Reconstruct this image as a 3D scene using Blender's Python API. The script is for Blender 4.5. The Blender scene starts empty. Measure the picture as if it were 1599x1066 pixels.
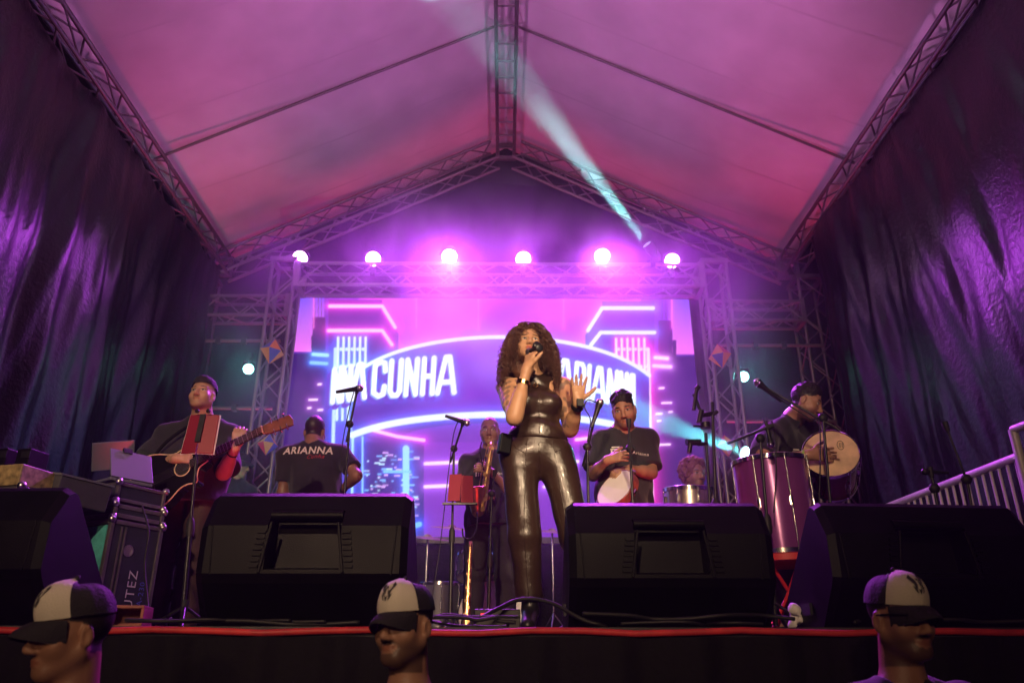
import bpy, bmesh, math, random
import numpy as np
from mathutils import Vector, Matrix, Euler
R = math.radians
random.seed(7); np.random.seed(7)
scene = bpy.context.scene
COL = scene.collection

# ------------------------------------------------------------------ camera
CAM_Z = 1.5
PITCH, YAW, FPX = R(22.8), R(0.54), 1230.0
cam_d = bpy.data.cameras.new("camera")
cam = bpy.data.objects.new("camera", cam_d)
COL.objects.link(cam)
cam.location = (0, 0, CAM_Z)
cam.rotation_euler = (math.pi/2 + PITCH, 0, -YAW)
cam_d.sensor_width = 36.0
cam_d.lens = FPX / 1599.0 * 36.0
cam_d.clip_start = 0.05
cam_d.clip_end = 300
cam_d.dof.use_dof = True
cam_d.dof.focus_distance = 4.2
cam_d.dof.aperture_fstop = 2.6
cam_d.dof.aperture_blades = 6
scene.camera = cam

# ------------------------------------------------------------------ world (night)
w = bpy.data.worlds.new("World"); scene.world = w; w.use_nodes = True
wn = w.node_tree
sky = wn.nodes.new('ShaderNodeTexSky'); sky.sky_type = 'NISHITA'; sky.sun_disc = False
sky.sun_elevation = R(-8); sky.sun_rotation = R(160)
wn.links.new(sky.outputs[0], wn.nodes['Background'].inputs[0])
wn.nodes['Background'].inputs[1].default_value = 0.05

# ------------------------------------------------------------------ picture settings
scene.view_settings.view_transform = 'Standard'
scene.view_settings.look = 'None'
scene.view_settings.exposure = 0.0
scene.view_settings.gamma = 1.0
scene.render.engine = 'CYCLES'
cy = scene.cycles
cy.use_denoising = True
cy.max_bounces = 4; cy.diffuse_bounces = 2; cy.glossy_bounces = 2
cy.transmission_bounces = 3; cy.volume_bounces = 0; cy.transparent_max_bounces = 8
cy.sample_clamp_indirect = 4.0; cy.use_light_tree = False; cy.volume_step_rate = 3
cy.caustics_reflective = False; cy.caustics_refractive = False

# ------------------------------------------------------------------ pixel helpers
_RM = np.array(Euler(cam.rotation_euler).to_matrix())
def ray(px, py):
    v = _RM @ np.array([(px-799.5)/FPX, -(py-533.0)/FPX, -1.0])
    return v
def P(px, py, D):
    "point on the plane Y = D seen at that pixel of the photograph"
    v = ray(px, py); t = D / v[1]
    return np.array([v[0]*t, D, CAM_Z + v[2]*t])
def PZ(px, py, z):
    v = ray(px, py); t = (z-CAM_Z)/v[2]
    return np.array([v[0]*t, v[1]*t, z])
def PX(px, py, x):
    v = ray(px, py); t = x/v[0]
    return np.array([x, v[1]*t, CAM_Z+v[2]*t])
def proj(X, Y, Z):
    d = np.stack([np.asarray(X)-0.0, np.asarray(Y)+0*np.asarray(X), np.asarray(Z)-CAM_Z], -1)
    c = d @ _RM
    return 799.5 + FPX*c[..., 0]/(-c[..., 2]), 533.0 - FPX*c[..., 1]/(-c[..., 2])
FLOOR = 1.663

# ------------------------------------------------------------------ object helpers
ORI = {}
def setp(o, label=None, cat=None, group=None, kind=None):
    if label: o['label'] = label
    if cat: o['category'] = cat
    if group: o['group'] = group
    if kind: o['kind'] = kind
    return o
def thing(name, loc, label, cat, group=None):
    o = bpy.data.objects.new(name, None); COL.objects.link(o)
    o.empty_display_size = 0.1
    o.location = Vector(loc); ORI[o.name] = np.array(loc, float)
    return setp(o, label, cat, group)
def link(o, parent=None):
    COL.objects.link(o)
    if parent is not None:
        o.parent = parent
        ORI[o.name] = ORI[parent.name]
    else:
        ORI[o.name] = np.zeros(3)
    return o
class MB:
    def __init__(s): s.v = []; s.f = []; s.m = []; s.mi = 0
    def add(s, vs, fs):
        b = len(s.v); s.v.extend([tuple(map(float, q)) for q in vs])
        s.f.extend([tuple(b+i for i in q) for q in fs]); s.m.extend([s.mi]*len(fs)); return s
    def box(s, c, size, rot=None):
        c = np.array(c, float); h = np.array(size, float)/2
        vs = [np.array((x, y, z))*h for x in (-1, 1) for y in (-1, 1) for z in (-1, 1)]
        if rot is not None: vs = [rot @ q for q in vs]
        return s.add([c+q for q in vs], [(0,1,3,2),(4,6,7,5),(0,4,5,1),(2,3,7,6),(0,2,6,4),(1,5,7,3)])
    def tube(s, pts, r, n=8, cap=True):
        pts = [np.array(p, float) for p in pts]
        k = len(pts); rs = [r]*k if np.isscalar(r) else list(r)
        rings = []; up = np.array((0.31, 0.17, 0.93))
        t0 = pts[1]-pts[0]; t0 = t0/ (np.linalg.norm(t0)+1e-9)
        u = np.cross(t0, up); 
        if np.linalg.norm(u) < 1e-3: u = np.cross(t0, (1, 0, 0))
        u /= np.linalg.norm(u)
        for i in range(k):
            a = pts[max(i-1, 0)]; b = pts[min(i+1, k-1)]
            t = b-a; t = t/(np.linalg.norm(t)+1e-9)
            u = u - t*np.dot(u, t); u /= (np.linalg.norm(u)+1e-9)
            v = np.cross(t, u)
            rings.append([pts[i]+rs[i]*(math.cos(2*math.pi*j/n)*u+math.sin(2*math.pi*j/n)*v) for j in range(n)])
        vs = [q for rg in rings for q in rg]; fs = []
        for i in range(k-1):
            for j in range(n):
                fs.append((i*n+j, i*n+(j+1) % n, (i+1)*n+(j+1) % n, (i+1)*n+j))
        if cap: fs.append(tuple(range(n-1, -1, -1))); fs.append(tuple((k-1)*n+j for j in range(n)))
        return s.add(vs, fs)
    def lathe(s, a, axis, prof, n=24, cap=True):
        "prof: list of (distance along axis, radius)"
        a = np.array(a, float); axis = np.array(axis, float); axis /= np.linalg.norm(axis)
        u = np.cross(axis, (0.0, 0.0, 1.0))
        if np.linalg.norm(u) < 1e-3: u = np.array((1.0, 0, 0))
        u /= np.linalg.norm(u); v = np.cross(axis, u)
        vs = []; fs = []; k = len(prof)
        for (d, r) in prof:
            for j in range(n):
                t = 2*math.pi*j/n
                vs.append(a+axis*d+r*(math.cos(t)*u+math.sin(t)*v))
        for i in range(k-1):
            for j in range(n):
                fs.append((i*n+j, i*n+(j+1) % n, (i+1)*n+(j+1) % n, (i+1)*n+j))
        if cap: fs.append(tuple(range(n-1, -1, -1))); fs.append(tuple((k-1)*n+j for j in range(n)))
        return s.add(vs, fs)
    def ball(s, c, r, n=10, R3=None):
        c = np.array(c, float); r = np.array((r, r, r) if np.isscalar(r) else r, float)
        vs = []; fs = []; m = n//2
        for i in range(m+1):
            p = math.pi*i/m
            for j in range(n):
                t = 2*math.pi*j/n
                q = np.array((math.sin(p)*math.cos(t), math.sin(p)*math.sin(t), math.cos(p)))*r
                if R3 is not None: q = R3 @ q
                vs.append(c+q)
        for i in range(m):
            for j in range(n):
                fs.append((i*n+j, (i+1)*n+j, (i+1)*n+(j+1) % n, i*n+(j+1) % n))
        return s.add(vs, fs)
    def prism(s, poly, d):
        "poly: 3-D outline, extruded by vector d"
        poly = [np.array(p, float) for p in poly]; d = np.array(d, float); n = len(poly)
        vs = poly+[p+d for p in poly]
        fs = [tuple(range(n-1, -1, -1)), tuple(range(n, 2*n))]
        for i in range(n): fs.append((i, (i+1) % n, n+(i+1) % n, n+i))
        return s.add(vs, fs)
    def build(s, name, mat, parent=None, smooth=None, bevel=0.0, solid=False):
        o_ = ORI[parent.name] if parent is not None else np.zeros(3)
        me = bpy.data.meshes.new(name)
        me.from_pydata([tuple(np.array(q)-o_) for q in s.v], [], s.f)
        mats = mat if isinstance(mat, (list, tuple)) else [mat]
        for m in mats: me.materials.append(m)
        if len(mats) > 1: me.polygons.foreach_set('material_index', s.m)
        bm = bmesh.new(); bm.from_mesh(me)
        bmesh.ops.remove_doubles(bm, verts=bm.verts, dist=1e-6)
        bmesh.ops.recalc_face_normals(bm, faces=bm.faces)
        bm.to_mesh(me); bm.free()
        if smooth is not None:
            me.polygons.foreach_set('use_smooth', [True]*len(me.polygons))
            if smooth < 179: me.set_sharp_from_angle(angle=R(smooth))
        o = bpy.data.objects.new(name, me)
        if bevel > 0:
            b = o.modifiers.new('bevel', 'BEVEL'); b.width = bevel; b.segments = 2; b.limit_method = 'ANGLE'
            b.angle_limit = R(30)
        link(o, parent)
        return o
def rotm(x=0, y=0, z=0): return np.array(Euler((R(x), R(y), R(z))).to_matrix())
def unit(v): v = np.array(v, float); return v/np.linalg.norm(v)
def lerp(a, b, t): return np.array(a)*(1-t)+np.array(b)*t
def bez(pts, n=24):
    "Catmull-Rom through points"
    p = [np.array(q, float) for q in pts]; p = [2*p[0]-p[1]]+p+[2*p[-1]-p[-2]]
    out = []
    seg = len(p)-3
    for i in range(seg):
        a, b, c, d = p[i:i+4]
        for t in np.linspace(0, 1, max(2, n//seg), endpoint=False):
            out.append(0.5*((2*b)+(-a+c)*t+(2*a-5*b+4*c-d)*t*t+(-a+3*b-3*c+d)*t**3))
    out.append(p[-2]); return out

# shared unit tube for truss pieces, pipes, rails
_UT = {}
def unit_tube(mat, n=8):
    k = (mat.name, n)
    if k not in _UT:
        b = MB(); b.lathe((0, 0, 0), (0, 0, 1), [(0, 1), (1, 1)], n)
        me = bpy.data.meshes.new('tube'); me.from_pydata(b.v, [], b.f); me.materials.append(mat)
        me.polygons.foreach_set('use_smooth', [len(f) == 4 for f in b.f])
        _UT[k] = me
    return _UT[k]
def pipe(name, a, b, r, mat, parent=None, n=8):
    a = np.array(a, float); b = np.array(b, float)
    o = bpy.data.objects.new(name, unit_tube(mat, n)); link(o, parent)
    d = Vector(b-a); L = d.length
    o.location = Vector(a-ORI[o.name]); o.rotation_mode = 'QUATERNION'
    o.rotation_quaternion = d.to_track_quat('Z', 'Y'); o.scale = (r, r, L)
    return o

# ------------------------------------------------------------------ materials
def mat(name, color=(0.5, 0.5, 0.5), rough=0.5, metal=0.0, spec=0.5, bump=None, vary=None, emit=None, attr=None, sheen=0, coat=0, trans=0):
    m = bpy.data.materials.new(name); m.use_nodes = True
    nt = m.node_tree; b = nt.nodes['Principled BSDF']
    b.inputs['Base Color'].default_value = (*color, 1); b.inputs['Roughness'].default_value = rough
    b.inputs['Metallic'].default_value = metal; b.inputs['Specular IOR Level'].default_value = spec
    if coat: b.inputs['Coat Weight'].default_value = coat; b.inputs['Coat Roughness'].default_value = 0.12
    if sheen: b.inputs['Sheen Weight'].default_value = sheen
    if trans: b.inputs['Transmission Weight'].default_value = trans
    tc = nt.nodes.new('ShaderNodeTexCoord')
    base = None
    if attr:
        a = nt.nodes.new('ShaderNodeAttribute'); a.attribute_name = attr; base = a.outputs['Color']
    if vary:   # (scale, amount): mottled wear in the colour
        n = nt.nodes.new('ShaderNodeTexNoise'); n.inputs['Scale'].default_value = vary[0]; n.inputs['Detail'].default_value = 5
        nt.links.new(tc.outputs['Object'], n.inputs['Vector'])
        mr = nt.nodes.new('ShaderNodeMapRange'); mr.inputs[1].default_value = 0.3; mr.inputs[2].default_value = 0.7
        mr.inputs[3].default_value = 1-vary[1]; mr.inputs[4].default_value = 1+vary[1]
        nt.links.new(n.outputs['Fac'], mr.inputs[0])
        mx = nt.nodes.new('ShaderNodeMix'); mx.data_type = 'RGBA'; mx.blend_type = 'MULTIPLY'; mx.inputs[0].default_value = 1
        if base is not None: nt.links.new(base, mx.inputs[6])
        else: mx.inputs[6].default_value = (*color, 1)
        nt.links.new(mr.outputs[0], mx.inputs[7]); base = mx.outputs[2]
        rr = nt.nodes.new('ShaderNodeMapRange'); rr.inputs[3].default_value = max(0.03, rough-0.1); rr.inputs[4].default_value = min(1, rough+0.12)
        nt.links.new(n.outputs['Fac'], rr.inputs[0]); nt.links.new(rr.outputs[0], b.inputs['Roughness'])
    if base is not None: nt.links.new(base, b.inputs['Base Color'])
    if bump:   # list of (scale, strength, stretch xyz)
        prev = None
        for (sc, st, *rest) in bump:
            mp = nt.nodes.new('ShaderNodeMapping'); nt.links.new(tc.outputs['Object'], mp.inputs[0])
            if rest: mp.inputs['Scale'].default_value = rest[0]
            n = nt.nodes.new('ShaderNodeTexNoise'); n.inputs['Scale'].default_value = sc; n.inputs['Detail'].default_value = 4
            nt.links.new(mp.outputs[0], n.inputs['Vector'])
            bp = nt.nodes.new('ShaderNodeBump'); bp.inputs['Strength'].default_value = st; bp.inputs['Distance'].default_value = 0.02
            nt.links.new(n.outputs['Fac'], bp.inputs['Height'])
            if prev is not None: nt.links.new(prev, bp.inputs['Normal'])
            prev = bp.outputs[0]
        nt.links.new(prev, b.inputs['Normal'])
    if emit:
        b.inputs['Emission Color'].default_value = (*emit[0], 1); b.inputs['Emission Strength'].default_value = emit[1]
    return m
M = {}
M['alu'] = mat('aluminium', (0.22, 0.20, 0.21), 0.42, 0.75, vary=(9, 0.2))
M['steel'] = mat('steel', (0.55, 0.55, 0.56), 0.3, 1.0, vary=(20, 0.15))
M['chrome'] = mat('chrome', (0.75, 0.75, 0.76), 0.14, 1.0)
M['black_metal'] = mat('black_metal', (0.018, 0.018, 0.02), 0.38, 0.3, vary=(25, 0.3))
M['black_plastic'] = mat('black_plastic', (0.003, 0.003, 0.0034), 0.45, spec=0.14, bump=[(260, 0.12)], vary=(7, 0.25))
M['rubber'] = mat('rubber', (0.012, 0.012, 0.013), 0.6)
M['tarp'] = mat('tarp', (0.007, 0.004, 0.012), 0.32, spec=0.45, bump=[(1.6, 0.7, (1, 1, 0.22)), (7, 0.4, (1, 1, 0.5)), (26, 0.28), (60, 0.12)], vary=(2, 0.3))
M['cloth_black'] = mat('cloth_black', (0.007, 0.006, 0.007), 0.85, spec=0.2, bump=[(30, 0.3)], vary=(4, 0.3))
M['pvc'] = mat('pvc_white', (0.74, 0.70, 0.72), 0.55, bump=[(1.2, 0.6, (0.35, 1, 1)), (5.0, 0.25, (0.6, 1, 1))], vary=(1.6, 0.12))
M['deck'] = mat('stage_deck', (0.03, 0.028, 0.03), 0.55, vary=(6, 0.4), bump=[(40, 0.2)])
M['red_trim'] = mat('red_trim', (0.55, 0.03, 0.03), 0.55, vary=(12, 0.3))
M['ground'] = mat('ground', (0.04, 0.038, 0.036), 0.9, vary=(3, 0.4), bump=[(30, 0.5)])
# ================================================================== THE SETTING
M['pvc_seam'] = mat('pvc_seam', (0.70, 0.66, 0.68), 0.55)
def structure(o): o['kind'] = 'structure'; return o
b = MB(); b.add([(-60, -40, 0), (60, -40, 0), (60, 80, 0), (-60, 80, 0)], [(0, 1, 2, 3)])
structure(b.build('ground', M['ground']))

# stage deck: front edge slightly bowed, a black cloth skirt and a red nosing strip
EDGE = [(-6.0, 2.95), (-3.2, 3.02), (-1.6, 3.16), (0.0, 3.24), (1.6, 3.24), (3.2, 3.18), (6.0, 3.12)]
def edge_y(x): return float(np.interp(x, [e[0] for e in EDGE], [e[1] for e in EDGE]))
stage = thing('stage', (0, 3.2, 0), 'raised black stage deck with a red front edge and a dark skirt', 'stage')
b = MB()
poly = [(x, y, FLOOR-0.14) for x, y in EDGE] + [(6.0, 10.6, FLOOR-0.14), (-6.0, 10.6, FLOOR-0.14)]
b.prism(poly, (0, 0, 0.14)); b.build('deck', M['deck'], stage)
b = MB()
xs = np.linspace(-6, 6, 400)
top = [(x, edge_y(x)-0.012-0.006*math.sin(x*19)-0.004*math.sin(x*41+1), FLOOR-0.035) for x in xs]
bot = [(x, edge_y(x)-0.03-0.03*math.sin(x*19+0.5)-0.02*math.sin(x*41+2), 0.01) for x in xs]
n = len(xs); b.add(top+bot, [(i, i+1, n+i+1, n+i) for i in range(n-1)])
b.build('skirt', M['cloth_black'], stage, smooth=180)
b = MB()
ex = np.linspace(-6, 6, 60)
b.tube([(x, edge_y(x)-0.016, FLOOR-0.018+0.004*math.sin(x*9)+0.003*math.sin(x*23)) for x in ex], 0.0135, 6)
b.build('nosing_strip', M['red_trim'], stage, smooth=180)

# ------------------------------------------------------------------ trusses
def truss(name, label, a, b_, side, w=0.26, h=0.26, bay=0.3, rc=0.020, rb=0.0095, group=None, faces=(0, 1, 2, 3), plates=True):
    a = np.array(a, float); b_ = np.array(b_, float); ax = unit(b_-a); side = unit(np.array(side)-ax*np.dot(side, ax))
    up = np.cross(side, ax); L = np.linalg.norm(b_-a)
    t = thing(name, a, label, 'truss', group)
    corner = [(-1, -1), (1, -1), (1, 1), (-1, 1)]
    off = [side*w/2*c[0]+up*h/2*c[1] for c in corner]
    for o in off: pipe('chord', a+o, b_+o, rc, M['alu'], t, 10)
    nb = max(2, int(round(L/bay)))
    for f in faces:
        o1, o2 = off[f], off[(f+1) % 4]
        for i in range(nb):
            s0, s1 = L*i/nb, L*(i+1)/nb
            p, q = (o1, o2) if i % 2 == 0 else (o2, o1)
            pipe('brace', a+ax*s0+p, a+ax*s1+q, rb, M['alu'], t, 6)
    if plates:
        for s in (0, L):
            m = MB(); rot = np.stack([side, up, ax], 1)
            for sx in (-1, 1):
                m.box(a+ax*s+side*sx*w/2, (0.05, h+0.05, 0.05), rot)
            for sy in (-1, 1):
                m.box(a+ax*s+up*sy*h/2, (w-0.05, 0.05, 0.05), rot)
            m.build('end_frame', M['alu'], t)
    return t
Yb = 8.5                       # rear gable
EX, EZ = 3.45, CAM_Z+4.54      # eave line
RZ = CAM_Z+6.32                # ridge truss centre
for sx, nm in ((-1, 'left'), (1, 'right')):
    truss('eave_truss', f'aluminium truss running along the {nm} eave above the {nm} tarp', (sx*EX, 2.2, EZ), (sx*EX, Yb, EZ), (1, 0, 0), 0.22, 0.22, 0.33, group='roof trusses of the stage tent')
    truss('rafter_truss', f'sloping gable truss at the back, {nm} of the ridge', (sx*0.14, Yb, RZ-0.12), (sx*EX, Yb, EZ-0.02), (0, 1, 0), 0.26, 0.26, 0.3, group='roof trusses of the stage tent', plates=False)
truss('ridge_truss', 'ladder-like truss running along the ridge at the top of the tent', (0, 2.2, RZ), (0, Yb+0.1, RZ), (1, 0, 0), 0.215, 0.2, 0.27, group='roof trusses of the stage tent', faces=(1, 3))
rt = [o for o in COL.objects if o.name == 'ridge_truss'][0]
for i in range(24):            # rungs across the bottom of the ridge truss
    y = 2.4+i*0.26
    pipe('rung', (-0.107, y, RZ-0.1), (0.107, y, RZ-0.1), 0.011, M['alu'], rt, 6)
for sx, nm in ((-1, 'left'), (1, 'right')):
    pr = pipe('purlin_pipe', (sx*0.12, 6.5, RZ+0.085), (sx*(EX+0.02), 6.5, EZ+0.125), 0.014, M['alu'])
    setp(pr, f'thin pipe crossing the {nm} half of the white roof', 'pipe', 'roof cross pipes')
# LED ground support
TZ = P(440, 432, 7.7)[2]
LX, RX = -2.40, 2.28
truss('tower_truss', 'upright box truss at the left side of the video wall', (LX, 7.7, FLOOR), (LX, 7.7, TZ+0.15), (1, 0, 0), 0.25, 0.25, 0.26, group='video wall towers')
truss('tower_truss', 'upright box truss at the right side of the video wall', (RX, 7.7, FLOOR), (RX, 7.7, TZ+0.15), (1, 0, 0), 0.25, 0.25, 0.26, group='video wall towers')
truss('beam_truss', 'horizontal truss carrying the row of magenta lights above the video wall', (LX+0.16, 7.7, TZ-0.03), (RX-0.16, 7.7, TZ-0.03), (0, 1, 0), 0.26, 0.26, 0.28)
truss('link_truss', 'short horizontal truss from the left tower to the left tent leg', (-3.52, 8.3, TZ-0.12), (LX-0.1, 8.3, TZ-0.12), (0, 1, 0), 0.24, 0.24, 0.24, group='short link trusses')
truss('link_truss', 'short horizontal truss from the right tower to the right tent leg', (RX+0.1, 8.3, TZ-0.16), (3.42, 8.3, TZ-0.16), (0, 1, 0), 0.24, 0.24, 0.24, group='short link trusses')
truss('leg_truss', 'upright truss leg of the tent at the far right corner', (3.62, 8.45, FLOOR), (3.62, 8.45, EZ-0.2), (1, 0, 0), 0.3, 0.3, 0.28, group='tent legs')
truss('leg_truss', 'upright truss leg of the tent at the far left corner', (-3.62, 8.45, FLOOR), (-3.62, 8.45, EZ-0.2), (1, 0, 0), 0.3, 0.3, 0.28, group='tent legs')
for (x0, x1, y, nm) in ((-3.6, LX-0.13, 532, 'upper left'), (-3.6, LX-0.13, 637, 'lower left'), (RX+0.13, 3.6, 536, 'upper right'), (RX+0.13, 3.6, 655, 'lower right')):
    z = P(400, y, 8.2)[2]
    t = thing('cross_bar', (x0, 8.2, z), f'{nm} thin dark pipe beside the video wall towers', 'pipe', 'cross bars between tower and leg')
    pipe('bar', (x0, 8.2, z), (x1, 8.2, z), 0.02, M['alu'], t)
    for k in (0.35, 0.62):
        m = MB(); m.box((lerp(x0, x1, k), 8.2, z), (0.05, 0.07, 0.07)); m.build('clamp', M['black_metal'], t)

# ------------------------------------------------------------------ roof canopy
canopy = thing('tent_canopy', (0, 2.1, EZ), 'white gabled tent roof fabric glowing pink and lavender', 'canopy')
for sx in (-1, 1):
    m = MB(); nu, nv = 36, 40; vs = []; fs = []
    for i in range(nu+1):
        for j in range(nv+1):
            u, v = i/nu, j/nv
            x = sx*u*(EX+0.16); y = 2.1+v*(Yb+0.25-2.1)
            sag = -0.05*math.sin(math.pi*u)*(0.4+abs(math.sin(math.pi*(y-0.3)/2.05)))
            z = (RZ+0.17)+(EZ+0.16-RZ-0.17)*u+sag + 0.012*math.sin(7*u+3*v*5)*math.sin(9*v)
            vs.append((x, y, z))
    for i in range(nu):
        for j in range(nv):
            a = i*(nv+1)+j; fs.append((a, a+1, a+nv+2, a+nv+1))
    m.add(vs, fs); m.build('roof_sheet', M['pvc'], canopy, smooth=180)
    for jv in (5, 12, 18, 24, 31, 36):      # welded seams running down the slope
        m = MB(); e0 = [np.array(vs[i*(nv+1)+jv])+np.array((0, -0.012, -0.003)) for i in range(nu+1)]; e1 = [np.array(vs[i*(nv+1)+jv])+np.array((0, 0.012, -0.003)) for i in range(nu+1)]
        m.add(e0+e1, [(i, i+1, nu+2+i, nu+1+i) for i in range(nu)]); m.build('weld_seam', M['pvc_seam'], canopy, smooth=180)

# ------------------------------------------------------------------ tarps
rng = np.random.RandomState(3)
def fold_field(n, seed, comps):
    r = np.random.RandomState(seed); t = np.linspace(0, 1, n); out = np.zeros(n)
    for f, a in comps:
        out += a*np.sin(2*np.pi*(f*t*(1+0.12*r.rand())+r.rand())+0.8*np.sin(2*np.pi*(f*0.37*t+r.rand())))
    return out
def tarp(name, label, p0, p1, z0, z1, amp, seed, normal, nu=260, nv=70, gather=0.0, material='tarp'):
    "hanging cloth between plan points p0 and p1"
    p0 = np.array(p0, float); p1 = np.array(p1, float); L = np.linalg.norm(p1-p0); nrm = np.array(normal, float)
    f1 = fold_field(nu+1, seed, [(L*0.55, 1.0), (L*1.3, 0.55), (L*2.6, 0.28), (L*4.1, 0.12)])
    f2 = fold_field(nu+1, seed+50, [(L*0.45, 1.0), (L*1.0, 0.6), (L*2.1, 0.3)])
    vs = []; fs = []
    for i in range(nu+1):
        u = i/nu
        for j in range(nv+1):
            v = j/nv          # 0 top
            k = amp*(0.18+0.82*v**0.7)
            d = k*(f1[i]*(1-0.5*v)+f2[i]*0.5*v) + 0.01*math.sin(31*v+9*u*L+2*f1[i])
            q = p0+(p1-p0)*u
            z = z1+(z0-z1)*v - 0.03*math.sin(math.pi*((u*L/1.1) % 1))*(1-v)
            vs.append((q[0]+nrm[0]*d, q[1]+nrm[1]*d, z))
    for i in range(nu):
        for j in range(nv):
            a = i*(nv+1)+j; fs.append((a, a+1, a+nv+2, a+nv+1))
    m = MB(); m.add(vs, fs)
    o = m.build(name, M[material], None, smooth=180)
    return setp(o, label, 'tarp')
ZT = CAM_Z+4.42
tarp('side_tarp', 'shiny black tarp hanging in folds along the left side', (-3.42, 2.0), (-3.42, 8.35), FLOOR-1.2, ZT, 0.10, 11, (1, 0))
tarp('side_tarp', 'shiny black tarp hanging in folds along the right side', (3.40, 2.0), (3.38, 5.9), FLOOR-1.2, ZT, 0.035, 23, (-1, 0))
tarp('side_tarp', 'black tarp panel hanging beside the right rear truss leg', (3.36, 5.86), (3.34, 7.45), FLOOR-1.2, ZT-0.02, 0.11, 37, (-1, 0), nu=110)
tarp('backdrop_cloth', 'black cloth closing the back of the tent behind the video wall', (-4.6, 9.6), (4.6, 9.6), 0.3, RZ+0.2, 0.08, 5, (0, -1), material='cloth_black')

# ------------------------------------------------------------------ video wall
DW = 8.0
sz0, sz1 = P(770, 838, DW)[2], P(770, 466, DW)[2]
sx0, sx1 = P(467, 470, DW)[0], P(1076, 470, DW)[0]
def srgb(c): return (np.array(c, float)/255.0)**2.2
def seg_d(px, py, a, b_):
    ax, ay = a; bx, by = b_; dx, dy = bx-ax, by-ay
    t = np.clip(((px-ax)*dx+(py-ay)*dy)/(dx*dx+dy*dy+1e-9), 0, 1)
    return np.hypot(px-ax-t*dx, py-ay-t*dy)
def poly_d(px, py, pts):
    d = np.full(px.shape, 1e9)
    for a, b_ in zip(pts[:-1], pts[1:]): d = np.minimum(d, seg_d(px, py, a, b_))
    return d
LET = {'A': [[(0, 0), (.38, 1), (.62, 1), (1, 0)], [(.2, .3), (.8, .3)]], 'N': [[(.08, 0), (.08, 1), (.92, 0), (.92, 1)]],
       'C': [[(.95, .72), (.9, .95), (.5, 1), (.1, .9), (.08, .5), (.1, .1), (.5, 0), (.9, .05), (.95, .28)]],
       'U': [[(.08, 1), (.08, .12), (.3, 0), (.7, 0), (.92, .12), (.92, 1)]], 'H': [[(.08, 0), (.08, 1)], [(.92, 0), (.92, 1)], [(.08, .5), (.92, .5)]],
       'R': [[(.08, 0), (.08, 1), (.7, 1), (.92, .88), (.92, .62), (.7, .5), (.08, .5)], [(.5, .5), (.95, 0)]], 'I': [[(.5, 0), (.5, 1)]]}
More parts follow.
